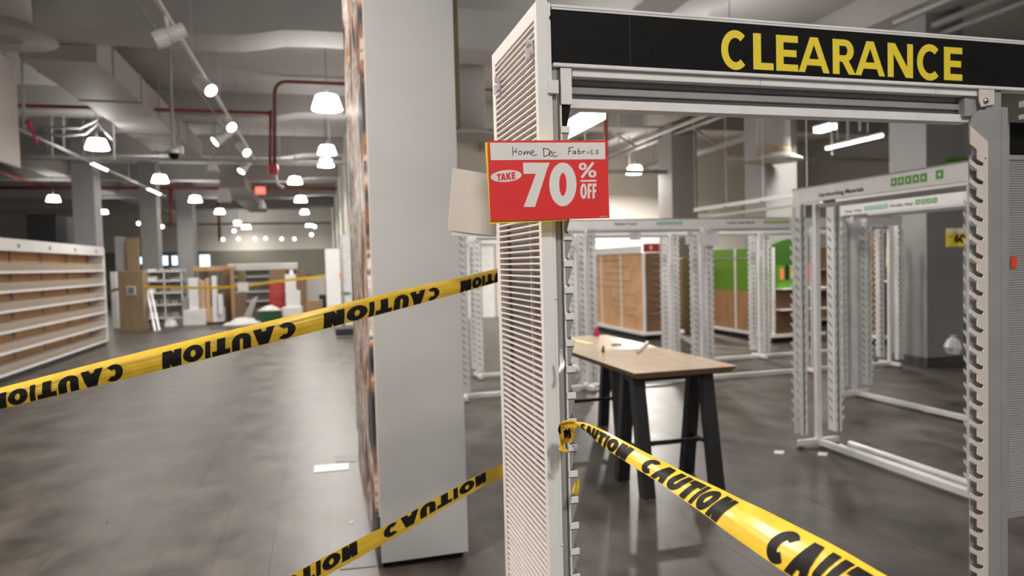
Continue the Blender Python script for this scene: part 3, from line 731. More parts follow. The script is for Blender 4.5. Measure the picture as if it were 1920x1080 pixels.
def trestle(y):
    for xl_ in (2.06, 2.585):
        for sg in (-1, 1):
            ya = y + .07 * sg; yb = y + .205 * sg
            MB().prism([(xl_ - .045, ya - .035, ZTB - .046), (xl_ - .045, ya + .035, ZTB - .046), (xl_ - .045, yb + .04, 0), (xl_ - .045, yb - .04, 0)], (.09, 0, 0)).build('leg', blackm, TB, fix=True, bevel=.003)
        MB().tube([(xl_, y - .155, .30), (xl_, y + .155, .30)], .017, 10).build('stretcher', blackm, TB, smooth=True)
    MB().tube([(2.06, y, .30), (2.585, y, .30)], .017, 10).build('crossbar', blackm, TB, smooth=True)
    MB().box(2.02, 2.625, y - .1, y + .1, ZTB - .1, ZTB - .046).build('top_rail', blackm, TB, bevel=.003)
trestle(4.41); trestle(6.0)
def on_table(x, y): return onZ(x, y, ZTB)
a, b = on_table(1196, 663), on_table(1214, 645)
o = MB().tube([a + Vector((0, 0, .014)), b + Vector((0, 0, .014))], [.013, .014], 10).build('marker_pen', paper, smooth=True); tag(o, 'white marker pen lying on the pale oak table', 'pen')
p = on_table(1131, 660); o = MB().lathe([(.0, 0), (.012, .0), (.016, .015), (.009, .034), (.010, .05), (.0, .052)], p, 10).build('thread_spool', oak, smooth=True); tag(o, 'tiny brown spool standing on the table', 'spool')
a, b = on_table(1147, 648), on_table(1165, 647)
o = MB().bar(a + Vector((0, 0, .01)), a.lerp(b, .6) + Vector((0, 0, .01)), .03, .02).bar(a.lerp(b, .75) + Vector((0, 0, .008)), b + Vector((0, 0, .008)), .03, .016).build('silver_clip', steel); tag(o, 'small silver clip on the table between spool and pen', 'clip')
p = on_table(1119, 630); o = MB().lathe([(0, 0), (.025, .0), (.03, .02), (.022, .06), (.012, .09), (0, .095)], p, 9).build('pin_cushion', pinkm, smooth=True); tag(o, 'small red and pink pin cushion at the far table edge', 'pincushion')
p0 = on_table(1350, 683); o = MB().box(p0.x - .04, p0.x + .05, p0.y - .02, p0.y + .02, ZTB + .0003, ZTB + .0015).build('orange_sticker', orange); tag(o, 'faded orange sticker on the near table edge', 'sticker')
p0 = on_table(1092, 640); o = MB().prism([(p0.x - .05, p0.y - .25, ZTB + .0003), (p0.x + .03, p0.y - .25, ZTB + .0003), (p0.x - .02, p0.y + .3, ZTB + .0003), (p0.x - .09, p0.y + .3, ZTB + .0003)], (0, 0, .004)).build('yellow_sheet', mat('pale_yellow_paper', (.75, .72, .25), .5)); tag(o, 'pale yellow sheet on the table beside the rack upright', 'paper')

# ================================================================== FABRIC RACKS (background)
def strip_mesh():
    "notched plate, front edge toward -y (local), 2 m tall, teeth slanting up and out"
    mb = MB(); z = .20
    mb.box(-.002, .002, .012, .05, .12, 2.0)
    while z < 1.90:
        mb.prism([(-.002, .014, z), (-.002, -.012, z + .035), (-.002, -.012, z + .055), (-.002, .014, z + .03)], (.004, 0, 0)); z += .079
    return mb
_strip = {}
slotm = mat('slot_dark_grey', (.10, .10, .10), .6)
def rack(x, y, L, rz, label, grp, header=(None,), rear=None, D=.42, zf=None, name='fabric_rack', two=True, left=True, right=True, rearhdr=True, dz=0.0):
    zh = 2.012 + dz
    r = empty(name, (x, y, 0), label, 'rack', grp, rz)
    for xe in ((0,) if left and not right else (L,) if right and not left else (0, L)):
        ex = .02 if xe == 0 else -.02
        u = MB().box(xe - .022, xe + .022, D / 2 - .022, D / 2 + .022, .05, zh); u.build('upright', white, r, local=True, bevel=.003)
        MB().box(xe - .02, xe + .02, .015, D - .015, .022, .07).build('foot', white, r, local=True, bevel=.006)
        for yy in (.03, D - .03): MB().lathe([(.028, 0), (.03, .012), (.012, .02), (.012, .03)], (xe, yy, 0), 10).build('leveller', dgrey, r, local=True)
        for sgn, yy in ((1, 0.0), (-1, D)):
            if yy and not two: continue
            ya_, yb_ = (yy + .03, yy + .075) if sgn > 0 else (yy - .075, yy - .03)
            sp_ = MB().box(xe - .045, xe + .045, ya_, yb_, .12, zh).build('strip_post', white, r, local=True, bevel=.003)
            if 'slots' not in _strip:
                mb = MB(); z = .2
                while z < 1.9:
                    for fx in (-.0455, .0440): mb.prism([(fx, .012, z), (fx, .033, z + .038), (fx, .033, z + .052), (fx, .012, z + .014)], (.0015, 0, 0))
                    for fy in (-.0005, .044): mb.prism([(-.028, fy, z + .036), (.012, fy, z), (.012, fy, z + .016), (-.028, fy, z + .052)], (0, .0015, 0))
                    z += .079
                _strip['slots'] = mb.build('slot_row', slotm, sp_, local=True, fix=True); o = _strip['slots']; o['kind'] = 'stuff'
            else:
                o = bpy.data.objects.new('slot_row', _strip['slots'].data); COL.objects.link(o); o.parent = sp_; o['kind'] = 'stuff'
            o.location = (xe, ya_, 0)
            key = (sgn,)
            for q in (-.043, .043):
                if key not in _strip:
                    mb = strip_mesh()
                    for v in mb.v: v.y *= sgn
                    _strip[key] = mb.build('notched_strip', white, r, local=True, fix=True); o = _strip[key]
                else:
                    o = bpy.data.objects.new('notched_strip', _strip[key].data); COL.objects.link(o); o.parent = r
                o.location = (xe + q, yy, 0)
    MB().box(.02, L - .02, D / 2 - .02, D / 2 + .02, .02, .07).build('floor_rail', white, r, local=True, bevel=.005)
    hds = [(0, header, 1)]
    if rear is not None or rearhdr: hds.append((D, rear or (), -1))
    for yy, items, sgn in hds:
        h = MB().box(-.008, L + .008, yy - .012, yy + .012, zh, 2.13 + dz).build('header', white, r, local=True, bevel=.004)
        MB().box(-.008, L + .008, yy - .015, yy + .015, 2.126 + dz, 2.136 + dz).build('header_rim', grey, h, local=True)
        for it in items:
            if it is None: continue
            kind, u0, u1, z0_, z1_ = it[0], it[1], it[2], it[3] + dz, it[4] + dz
            mb = MB(); fn = lambda u, v: Vector((u0 + (u1 - u0) * u, yy - .0135, z0_ + (z1_ - z0_) * v))
            if kind == 'text':
                text_to(mb, it[5], fn, .02); mb.build('lettering', ink, h, local=True)
            elif kind == 'smudge':
                r9 = random.Random(2)
                for k in range(it[5]):
                    u = u0 + (u1 - u0) * k / it[5]; MB().box(u, u + (u1 - u0) / it[5] * r9.uniform(.4, .95), yy - .0136, yy - .0122, z0_ + r9.uniform(0, .012), z1_ - r9.uniform(0, .012)).build('print_patch', r9.choice((dgrey, pegd, blackm, redpipe)), h, local=True)
            else:
                n = it[5]; m = it[6]; s_ = (u1 - u0) / n
                for k in range(n):
                    u = u0 + s_ * k + s_ * .08; mb.box(u, u + s_ * .84, yy - .0138, yy - .0124, z0_, z1_)
                mb.build('icon_row', m, h, local=True)
                mi = MB()
                for k in range(n):
                    u = u0 + s_ * k + s_ * .5; zc_ = (z0_ + z1_) / 2; hh = (z1_ - z0_) * .24; ww = s_ * .15
                    mi.quad((u - ww, yy - .0142, zc_ - hh * .4), (u, yy - .0142, zc_ - hh), (u + ww, yy - .0142, zc_ - hh * .4), (u + ww * .5, yy - .0142, zc_ + hh), (u - ww * .5, yy - .0142, zc_ + hh * .7))
                mi.build('icon_symbol', white, h, local=True)
    MB().box(0, L, D / 2 - .015, D / 2 + .015, 1.98 + dz, zh).build('top_beam', grey, r, local=True)
    return r
G1 = 'empty white fabric racks'
# row F, facing the camera side (neighbouring bays share their end frames)
K = dict(dz=-.045)
rack(1.56, 7.75, 1.56, 0, 'empty white fabric rack half hidden behind the grey partition column', G1, (None,), right=False, **K)
rack(3.14, 7.75, 1.56, 0, 'empty white fabric rack with a Fashion Trend header strip', G1, (('text', .29, .57, 2.06, 2.093, 'Fashion Trend'), ('icons', .84, 1.20, 2.058, 2.098, 8, iconT)), right=False, **K)
rack(4.72, 7.75, 1.56, 0, 'empty white fabric rack with a Cotton Linen Blends header strip', G1, (('text', .23, .64, 2.06, 2.093, 'Cotton Linen Blends'), ('icons', .78, 1.16, 2.058, 2.098, 8, iconL)), right=False, **K)
rack(6.3, 7.75, 1.37, 0, 'empty white fabric rack standing behind the vinyl racks', G1, (None,), **K)
# row F2 behind
K = dict(dz=-.065)
rack(2.05, 9.15, 1.46, 0, 'empty white fabric rack in the second row behind the louvred panel', G1, (None,), right=False, **K)
rack(3.53, 9.15, 1.47, 0, 'empty white rack in the second row with dark dotted header print', G1, (('text', .27, .70, 2.055, 2.08, 'Home Decor Fabric'), ('smudge', .86, 1.56, 2.048, 2.09, 14, dgrey)), right=False, **K)
rack(5.02, 9.15, 1.5, 0, 'empty white rack in the second row before the green display', G1, (('icons', .83, 1.17, 2.05, 2.085, 9, iconL),), right=False, **K)
rack(6.55, 9.15, 1.7, 0, 'empty white rack in the second row before the brown end gondola', G1, (None,), **K)
# racks facing the aisle on the right
PI = math.pi
rack(3.74, 4.86, 1.6, -PI / 2, 'empty white fabric rack with a Hardworking Materials header', G1, (('text', .307, .765, 2.03, 2.073, 'Hardworking Materials'), ('icons', 1.004, 1.303, 2.045, 2.10, 5, iconG), ('icons', 1.36, 1.424, 2.05, 2.105, 1, iconG)), rearhdr=True)
rack(5.52, 6.45, 1.66, -PI / 2, 'empty white fabric rack with a Clear Vinyl and Novelty Vinyl header', G1, (('text', .129, .367, 2.035, 2.068, 'Clear Vinyl'), ('icons', .405, .723, 2.045, 2.09, 5, iconT), ('text', .75, 1.022, 2.045, 2.08, 'Novelty Vinyl'), ('icons', 1.053, 1.303, 2.05, 2.098, 4, iconG)))
# white side panel at the far end of the vinyl rack
o = MB().box(5.60, 5.95, 6.50, 6.53, .12, 2.0).build('side_panel', white, bevel=.003); tag(o, 'plain white panel closing the end of the vinyl rack', 'panel')
# loose tubes lying on the near rail
for k, (xx, rr) in enumerate(((4.06, .02), (4.16, .028))):
    o = MB().tube([(xx, 3.4, rr), (xx + .01, 4.75, rr)], rr, 10).build('cardboard_tube', white, smooth=True); tag(o, ('thin' if k == 0 else 'thick') + ' white tube lying along the rail of the near rack', 'tube')
# hanging price holders
def hang(px_, py_, wpx, hpx, Y, m, label, cat='card'):
    a = onY(px_, py_, Y); b = onY(px_ + wpx, py_ + hpx, Y)
    t = empty('hanging_card', (a.x, Y, b.z), label, cat, 'cards hanging on the racks')
    MB().box(a.x, b.x, Y, Y + .004, b.z, a.z).build('card', m, t)
    MB().box((a.x + b.x) / 2 - .03, (a.x + b.x) / 2 + .03, Y - .006, Y + .01, a.z - .02, a.z + .03).build('clip', clear, t)
    return t
hang(1311, 434, 36, 26, 7.728, paper, 'blank white card hanging under the Cotton Linen Blends header')
hang(1285, 438, 17, 20, 7.728, paper, 'narrow white card hanging beside the rack post')
hang(1180, 436, 22, 14, 9.128, mat('grey_card', (.45, .43, .42), .6), 'small grey card hanging on the second-row rack')
YQ = 5.05; a = onY(1774, 428, YQ); b = onY(1823, 464, YQ); c = onY(1774, 463, YQ)
YSG = empty('yellow_sale_card', (a.x, YQ, b.z), 'yellow 60% off card hanging on the vinyl rack post', 'sign')
MB().box(a.x, b.x, YQ, YQ + .003, c.z, a.z).build('card', cardY, YSG)
MB().box(a.x + .006, b.x - .006, YQ - .0008, YQ, a.z - .042, a.z - .008).build('white_band', paper, YSG)
hgt = a.z - c.z; wd_ = b.x - a.x
mb = MB(); text_to(mb, '60', bil((a.x + wd_ * .30, YQ - .001, c.z + hgt * .2), (a.x + wd_ * .72, YQ - .001, c.z + hgt * .2), (a.x + wd_ * .72, YQ - .001, c.z + hgt * .7), (a.x + wd_ * .30, YQ - .001, c.z + hgt * .7)), .055); mb.build('lettering', ink, YSG)
mb = MB(); text_to(mb, '%', bil((a.x + wd_ * .76, YQ - .001, c.z + hgt * .48), (a.x + wd_ * .92, YQ - .001, c.z + hgt * .48), (a.x + wd_ * .92, YQ - .001, c.z + hgt * .72), (a.x + wd_ * .76, YQ - .001, c.z + hgt * .72)), .02)
text_to(mb, 'OFF', bil((a.x + wd_ * .76, YQ - .001, c.z + hgt * .2), (a.x + wd_ * .94, YQ - .001, c.z + hgt * .2), (a.x + wd_ * .94, YQ - .001, c.z + hgt * .42), (a.x + wd_ * .76, YQ - .001, c.z + hgt * .42)), .02)
text_to(mb, 'TAKE', bil((a.x + wd_ * .06, YQ - .001, c.z + hgt * .48), (a.x + wd_ * .24, YQ - .001, c.z + hgt * .50), (a.x + wd_ * .24, YQ - .001, c.z + hgt * .58), (a.x + wd_ * .06, YQ - .001, c.z + hgt * .56)), .02); mb.build('lettering', ink, YSG)

# ================================================================== GONDOLAS ON THE RIGHT
def gond(name, x0, x1, y0, y1, h, label, sidem, endm):
    g = empty(name, ((x0 + x1) / 2, (y0 + y1) / 2, 0), label, 'display')
    MB().box(x0 + .03, x1 - .03, y0 + .03, y1 - .03, 0, .1).build('kick_base', blackm, g)
    MB().box(x0 - .08, x1 + .08, y0 - .08, y1, .1, .16).build('base_deck', white, g, bevel=.006)
    n = max(2, round((y1 - y0) / 1.2)); st = (y1 - y0) / n
    for k in range(n): MB().box(x0, x0 + .02, y0 + k * st + .03, y0 + (k + 1) * st - .03, .16, h).build('side_board', sidem, g)
    for k in range(n + 1): MB().box(x0 - .012, x0 + .03, y0 + k * st - .03, y0 + k * st + .03, .16, h).build('post', white, g)
    MB().box(x0 + .03, x1 - .03, y0, y0 + .02, .16, h).build('end_board', endm, g)
    MB().box(x1 - .03, x1, y0 - .01, y0 + .03, .16, h).build('post', white, g)
    MB().box(x0 + .02, x1, y0 + .02, y1, .16, h).build('core', sidem, g)
    return g
g = gond('pegboard_gondola', 6.1, 6.86, 12.45, 15.6, 1.72, 'brown pegboard gondola with a red SINGER end header', pegl, pegd)
MB().box(6.12, 6.85, 12.42, 12.47, 1.73, 1.90).build('end_header', mat('dark_red_header', (.30, .012, .014), .45), g)
mb = MB(); text_to(mb, 'SINGER', bil((6.42, 12.418, 1.79), (6.82, 12.418, 1.79), (6.82, 12.418, 1.85), (6.42, 12.418, 1.85)), .03); ellv = [(6.26 + .04 * math.cos(t), 12.418, 1.82 + .05 * math.sin(t)) for t in [k * PI / 6 for k in range(12)]]; mb.quad(*ellv); mb.build('lettering', mat('pink_print', (.6, .3, .3), .5), g)
MB().box(6.06, 6.10, 12.5, 15.5, 1.72, 1.86).build('side_header', white, g)
MB().box(6.05, 6.061, 15.1, 15.45, 1.73, 1.83).build('red_badge', red, g)
rnd = random.Random(4)
for k in range(9):
    zz = .45 + k * .14
    yy0 = 12.7 + rnd.random() * .8; yy1 = yy0 + .8 + rnd.random() * 1.2
    MB().box(6.07, 6.1, yy0, min(yy1, 15.4), zz, zz + .03).build('hook_rail', acryl, g)
    xx0 = 6.16 + rnd.random() * .2; MB().box(xx0, min(6.8, xx0 + .25 + rnd.random() * .35), 12.40, 12.45, zz + .05, zz + .075).build('hook_rail', acryl, g)
g = gond('green_display_gondola', 7.95, 8.95, 10.95, 13.3, 1.75, 'green and brown cutting machine gondola with an arched end header', green, pegd)
for k in range(2): MB().box(7.935, 7.95, 10.98 + k * 1.175, 10.98 + k * 1.175 + 1.10, .17, .92).build('lower_board', peg, g)
MB().box(7.93, 7.955, 11.0, 13.3, 1.55, 1.575).build('header_rail', grey, g)
MB().box(7.92, 7.935, 11.05, 11.35, 1.6, 1.72).build('small_sign', paper, g)
ar = [(7.97, 10.93, 1.42), (8.97, 10.93, 1.42)] + [(8.97 - 1.0 * t, 10.93, 1.80 + .12 * math.sin(PI * (1 - t) * .9) ** .8) for t in [k / 10 for k in range(11)]]
MB().prism([p if True else p for p in ar], (0, .06, 0)).build('arched_header', mat('dark_green_header', (.035, .12, .012), .5), g, fix=True)
MB().box(8.0, 8.5, 10.90, 10.945, 1.0, 1.42).build('product_card', green, g)
for k, (xx, cc, hh) in enumerate(((8.06, orange, .2), (8.18, blackm, .26), (8.28, yellsp, .24), (8.38, blackm, .2), (8.62, red, .3))):
    MB().box(xx, xx + .07, 10.88, 10.91, 1.16, 1.16 + hh).build('hung_tool', cc, g)
MB().box(8.62, 8.9, 10.915, 10.935, 1.5, 1.75).build('photo_print', dgrey, g)
for zz in (1.0, .62): MB().box(8.0, 9.1, 10.72, 10.95, zz - .02, zz).build('shelf', white, g)
g = gond('brown_gondola', 10.4, 11.2, 13.3, 15.5, 1.75, 'plain brown hardboard gondola behind the Hardworking Materials rack', peg, peg)
for zz in (1.25, .8): MB().box(10.4, 11.25, 13.05, 13.3, zz, zz + .02).build('shelf', white, g)
g = gond('end_cap_unit', 9.35, 9.95, 9.9, 11.0, 1.95, 'brown end unit with a hanging yellow bag and wire grid behind', pegd, pegd)
MB().prism([(9.45, 9.86, 1.35), (9.75, 9.86, 1.35), (9.72, 9.86, 1.72), (9.48, 9.86, 1.72)], (0, .04, 0)).build('yellow_bag', bagm, g, fix=True)
MB().prism([(9.55, 9.855, 1.72), (9.9, 9.855, 1.72), (9.9, 9.855, 1.98), (9.62, 9.855, 1.98)], (0, .02, 0)).build('teal_card', tealm, g, fix=True)
MB().box(9.3, 10.5, 9.5, 9.9, 1.1, 1.12).build('shelf', white, g)
wg = MB()
for k in range(14): wg.box(9.97 + k * .06, 9.975 + k * .06, 9.93, 9.935, .3, 1.85)
for k in range(18): wg.box(9.97, 10.78, 9.93, 9.935, .3 + k * .09, .305 + k * .09)
wg.build('wire_grid', blackm, g)
MB().box(9.97, 10.78, 9.94, 9.96, .3, 1.85).build('dark_back', dgrey, g)
# olive cabinet between the racks
o = MB().box(7.5, 7.7, 13.4, 14.2, 0, 1.6).build('olive_cabinet', mat('olive_panel', (.16, .13, .06), .6), bevel=.01); tag(o, 'narrow olive cabinet between the two sewing displays', 'cabinet')

# ================================================================== LONG DIVIDED SHELF UNIT (left)
shelfm = mat('beige_shelf', (.50, .40, .33), .5)
SX = -4.62; SY0, SY1 = 10.6, 17.15
SH = empty('divided_shelf_unit', (-4.9, 13.9, 0), 'long white shelf unit with clear dividers and orange back boards', 'shelf unit')
MB().box(SX - .62, SX - .02, SY0, SY1, 0, .12).build('kick_base', blackm, SH)
MB().box(SX - .62, SX + .02, SY1, SY1 + .04, .1, 2.16).build('end_panel', white, SH, bevel=.005)
for k in range(5):
    w_ = (SY1 - SY0) / 5; MB().box(SX - .34, SX - .32, SY0 + k * w_ + .02, SY0 + (k + 1) * w_ - .02, .16, 2.0).build('back_board', pegl, SH)
    MB().box(SX - .02, SX + .015, SY0 + k * w_ + .004, SY0 + (k + 1) * w_ - .004, 1.98, 2.14).build('sign_panel', white, SH)
    mb = MB(); yy = SY0 + (k + .55) * w_; text_to(mb, '8', bil((SX + .016, yy, 2.03), (SX + .016, yy + .12, 2.03), (SX + .016, yy + .12, 2.1), (SX + .016, yy, 2.1)), .03); mb.build('lettering', dgrey, SH)
    MB().box(SX - .32, SX - .30, SY0 + (k + 1) * w_ - .03, SY0 + (k + 1) * w_ + .03, .16, 2.0).build('post', grey, SH)
MB().box(SX - .62, SX + .015, SY0, SY1, 2.14, 2.17).build('top_cap', white, SH)
dv = MB().box(-.36, .0, -.004, .004, 0, .13); dme = None
for i, z in enumerate((1.66, 1.36, 1.06, .75, .44, .12)):
    dpt = .0 if z > 1 else .0
    shf = MB().box(SX - .32, SX, SY0, SY1, z - .03, z).build('shelf', shelfm, SH)
    MB().box(SX, SX + .012, SY0, SY1, z - .03, z + .012).build('price_rail', white, SH)
    MB().box(SX - .004, SX, SY0, SY1, z + .02, z + .13).build('front_fence', acryl, SH)
    y = SY0 + .1
    dm = MB()
    while y < SY1 - .05:
        dm.box(SX - .30, SX - .01, y, y + .012, z, z + .14); y += .155
    tag(dm.build('dividers', acryl, SH), kind='stuff')
CB = empty('black_cabinet', (-7.2, 18.6, 0), 'tall matt black cabinet rising behind the divided shelf unit', 'cabinet')
pA = onY(50, 404, 18.0); pB = onY(105, 403, 18.0)
MB().box(pA.x, pB.x, 18.0, 19.25, 0, pB.z).build('body', blackm, CB, bevel=.01)
MB().box(pA.x - .01, pB.x + .01, 17.99, 19.26, pB.z, pB.z + .02).build('top', blackm, CB)

# ================================================================== FAR CLUTTER
def pbox(name, x0, y0, x1, y1, Y, dep, m, label, cat, floor=True, parent=None, bev=.01):
    a = onY(x0, y0, Y); b = onY(x1, y1, Y); z0_ = 0 if floor else min(a.z, b.z)
    o = MB().box(a.x, b.x, Y, Y + dep, z0_, a.z).build(name, m, parent, bevel=bev)
    if parent is None: tag(o, label, cat)
    return o
OC = empty('oak_cupboard', (-4.96, 21, 0), 'oak veneer panel cupboard with a square printed label', 'cupboard')
pbox('body', 220, 508, 272, 622, 20.85, .5, oak, '', '', parent=OC)
p = onY(246, 545, 20.84)
MB().box(p.x - .11, p.x + .11, 20.83, 20.849, p.z - .11, p.z + .12).build('label_card', paper, OC)
for k in range(5): MB().box(p.x - .08, p.x + .08, 20.825, 20.829, p.z - .08 + k * .036, p.z - .055 + k * .036).build('print_line', dgrey, OC)
pbox('white_cabinet', 206, 510, 221, 592, 22.2, .5, white, 'narrow white cabinet behind the oak cupboard', 'cabinet')
pbox('grey_signboard', 214, 444, 235, 520, 23.4, .15, mat('pale_grey_board', (.42, .42, .43), .6), 'tall pale grey board behind the oak cupboard', 'board')
pbox('oak_signboard', 235, 446, 262, 520, 23.2, .15, oak, 'tall oak board beside the pale grey board', 'board')
# clear wire shelving
WS = empty('wire_shelving', (-3.6, 22.4, 0), 'empty white wire and acrylic shelving between the cupboards', 'shelving')
ax_, bx_ = onY(276, 600, 22.3).x, onY(346, 600, 22.3).x
for zz in (.22, .6, .95, 1.3, 1.58): MB().box(ax_, bx_, 22.2, 22.8, zz, zz + .035).build('shelf', white, WS)
for xx in (ax_, (ax_ + bx_) / 2, bx_ - .03):
    for yy in (22.2, 22.77): MB().box(xx, xx + .03, yy, yy + .03, 0, 1.66).build('post', white, WS)
MB().box(ax_, bx_, 22.79, 22.8, .2, 1.6).build('back_sheet', mat('grey_sheet', (.4, .4, .4), .4), WS)
rnd = random.Random(11); k = 0
for zz, shn in ((.256, 'lowest'), (.636, 'second lowest'), (.986, 'middle'), (1.336, 'second highest'), (1.616, 'topmost')):
    for j, (m_, nm) in enumerate(((white, 'solid white'), (acryl, 'clear'), (grey, 'grey'))):
        xx = ax_ + .06 + j * (bx_ - ax_ - .1) / 3; ww = (bx_ - ax_) / 3 * rnd.uniform(.5, .85)
        o = MB().box(xx, xx + ww, 22.3, 22.6, zz, zz + rnd.uniform(.05, .2 if zz < 1.5 else .09)).build('storage_tray', m_, bevel=.008)
        tag(o, '%s tray left on the %s wire shelf' % (nm, shn), 'tray', 'trays left on the wire shelving')
for x0_, y0_, x1_, y1_, l in ((276, 545, 291, 622, 'steeper'), (283, 545, 299, 621, 'flatter')):
    a = onY(x0_, y0_, 21.6); b = onZ(x1_, y1_); o = MB().bar((a.x, 21.6, a.z), (b.x, b.y, .015), .05, .03).build('leaning_pole', white); tag(o, l + ' white pole leaning against the wire shelving', 'pole')
# white checkout fixture with wooden strips
CF = empty('white_floor_fixture', (-2.6, 22.2, 0), 'white floor fixture with oak strips and a wide plinth', 'fixture')
pbox('plinth_block', 343, 582, 386, 606, 22.0, .6, white, '', '', parent=CF)
pbox('plinth_block', 386, 578, 420, 606, 22.25, .5, white, '', '', parent=CF)
pbox('tower', 352, 522, 374, 600, 22.15, .3, white, '', '', parent=CF)
pbox('tower', 396, 518, 408, 600, 22.15, .3, white, '', '', parent=CF)
pbox('oak_strip', 373, 524, 380, 583, 22.2, .1, pegl, '', '', floor=False, parent=CF)
pbox('oak_strip', 384, 522, 396, 604, 22.2, .1, pegl, '', '', parent=CF)
pbox('oak_strip', 379, 526, 385, 590, 22.25, .1, paper, '', '', floor=False, parent=CF)
pbox('side_tray', 408, 552, 418, 590, 22.15, .2, white, '', '', floor=False, parent=CF)
pbox('side_tray', 343, 558, 352, 584, 22.1, .2, grey, '', '', floor=False, parent=CF)
MB().box(onY(345, 610, 22.1).x, onY(420, 610, 22.1).x, 22.05, 22.6, 0, .06).build('kick_base', blackm, CF)
WT = empty('wooden_trestle', (-2.6, 23.6, 0), 'long orange wooden bench top behind the white fixture', 'bench')
pbox('bench_top', 362, 500, 440, 507, 23.5, .5, pegl, '', '', floor=False, parent=WT)
pbox('bench_leg', 364, 506, 368, 590, 23.6, .2, peg, '', '', parent=WT); pbox('bench_leg', 412, 506, 416, 590, 23.6, .2, peg, '', '', parent=WT)
pbox('tall_wooden_crate', 418, 504, 439, 602, 22.9, .4, pegd, 'tall dark wooden crate beside the white fixture', 'crate')
pbox('tall_cardboard_box', 431, 506, 441, 600, 22.5, .3, cardboard, 'tall slim cardboard box by the wooden crate', 'box')
pbox('brown_cupboard', 444, 507, 461, 600, 24, .5, oak, 'brown cupboard behind the leaning white board', 'cupboard')
pbox('box_stack', 441, 552, 452, 590, 23.6, .3, cardboard, 'dark cardboard box low beside the brown cupboard', 'box')
# grey slat shelving
GS = empty('grey_slat_shelving', (-1.3, 27, 0), 'long grey shelving with white top behind the clutter', 'shelving')
ax_, bx_ = onY(430, 550, 27).x, onY(560, 550, 27).x
MB().box(ax_, bx_, 27.3, 27.5, 0, 1.75).build('back_panel', grey, GS)
for zz in (.4, .75, 1.05, 1.3): MB().box(ax_, bx_, 26.9, 27.3, zz, zz + .05).build('shelf', white, GS)
MB().box(ax_, bx_, 26.85, 27.5, 1.55, 1.8).build('top_fascia', white, GS, bevel=.02)
for xx in (ax_, bx_ - .05): MB().box(xx, xx + .05, 26.9, 27.5, 0, 1.8).build('side', white, GS)
pbox('cardboard_box', 504, 505, 537, 530, 24.2, .5, cardboard, 'pale cardboard box on top of the red crate', 'box', floor=False)
RC = empty('red_crate_stack', (-.8, 24.3, 0), 'tall stack of red plastic crates', 'crates')
zt_ = onY(520, 530, 24.2).z; ax_, bx_ = onY(504, 540, 24.2).x, onY(533, 540, 24.2).x
for k in range(4): MB().box(ax_, bx_, 24.2, 24.7, zt_ * k / 4 + .01, zt_ * (k + 1) / 4 - .01).build('crate', redbin, RC, bevel=.02)
for k in range(4):
    for j in range(3): MB().box(ax_ + .1, bx_ - .1, 24.19, 24.2, zt_ * k / 4 + .08 + j * .09, zt_ * k / 4 + .11 + j * .09).build('crate_slot', mat('pink_slot%d%d' % (k, j), (.5, .16, .14), .5) if k == j == 0 else MATS['pink_slot00'], RC)
GB = empty('green_bin', (-.95, 21.8, 0), 'dark green plastic bin heaped with white paper', 'bin')
ax_, bx_ = onY(485, 590, 21.6).x, onY(526, 590, 21.6).x; zt_ = onY(505, 583, 21.6).z
MB().prism([(ax_ + .05, 21.6, 0), (bx_ - .05, 21.6, 0), (bx_, 21.6, zt_), (ax_, 21.6, zt_)], (0, .5, 0)).build('tub', dgreen, GB, fix=True, bevel=.02)
MB().box(ax_ - .02, bx_ + .02, 21.57, 22.12, zt_, zt_ + .03).build('rim', white, GB)
def heap(cx, cy, rx, ry, h, z, m, name, parent, seed):
    r_ = random.Random(seed); mb = MB(); n, k_ = 14, 6
    for i in range(k_ + 1):
        t = i / k_
        for j in range(n):
            a = 2 * PI * j / n; q = (1 - t) * r_.uniform(.8, 1.15)
            mb.v.append(Vector((cx + rx * q * math.cos(a), cy + ry * q * math.sin(a), z + h * (1 - (1 - t) ** 2) * r_.uniform(.7, 1.2) if i else z)))
    for i in range(k_):
        for j in range(n): mb.f.append((i * n + j, i * n + (j + 1) % n, (i + 1) * n + (j + 1) % n, (i + 1) * n + j))
    return mb.build(name, m, parent)
heap((ax_ + bx_) / 2, 21.85, .28, .2, .12, zt_ + .03, paper, 'paper_heap', GB, 3)
p = onZ(455, 609); o = heap(p.x, p.y + .3, .55, .3, .18, 0, paper, 'paper_pile', None, 5); tag(o, 'heap of crumpled white plastic sheeting on the floor', 'rubbish')
p = onZ(318, 612); o = heap(p.x, p.y + .2, .2, .2, .22, 0, paper, 'paper_pile', None, 6); tag(o, 'small crumpled white bag under the wire shelving', 'rubbish')
# leaning board
LB = MB(); a = onY(478, 555, 22.0); b = onZ(461, 604); c = onZ(450, 598)
LB.prism([(a.x - .1, 22.0, a.z - .1), (a.x + .08, 22.0, a.z), (b.x + .1, b.y, .0), (b.x - .15, b.y, .0)], (.0, .06, .0)); o = LB.build('leaning_board', paper, fix=True); tag(o, 'white board leaning at a slant beside the green bin', 'board')
WF = empty('white_pedestal_fixture', (.0, 22, 0), 'white stepped pedestal fixture beside the red crates', 'fixture')
pbox('tower', 534, 515, 557, 592, 22.0, .4, white, '', '', parent=WF); pbox('step', 529, 577, 568, 602, 21.9, .6, white, '', '', parent=WF); pbox('bracket', 555, 545, 564, 578, 22.0, .2, white, '', '', floor=False, parent=WF); pbox('finial', 542, 506, 550, 516, 22.1, .2, white, '', '', floor=False, parent=WF)
pbox('cardboard_box', 555, 505, 574, 535, 24.6, .4, cardboard, 'cardboard box behind the white pedestal', 'box')
pbox('white_counter', 570, 521, 612, 590, 25, .6, white, 'white counter with a green lid strip', 'counter')
o = pbox('green_box_row', 575, 515, 612, 520, 25, .5, dgreen, 'low green boxes along the white counter top', 'box', floor=False)
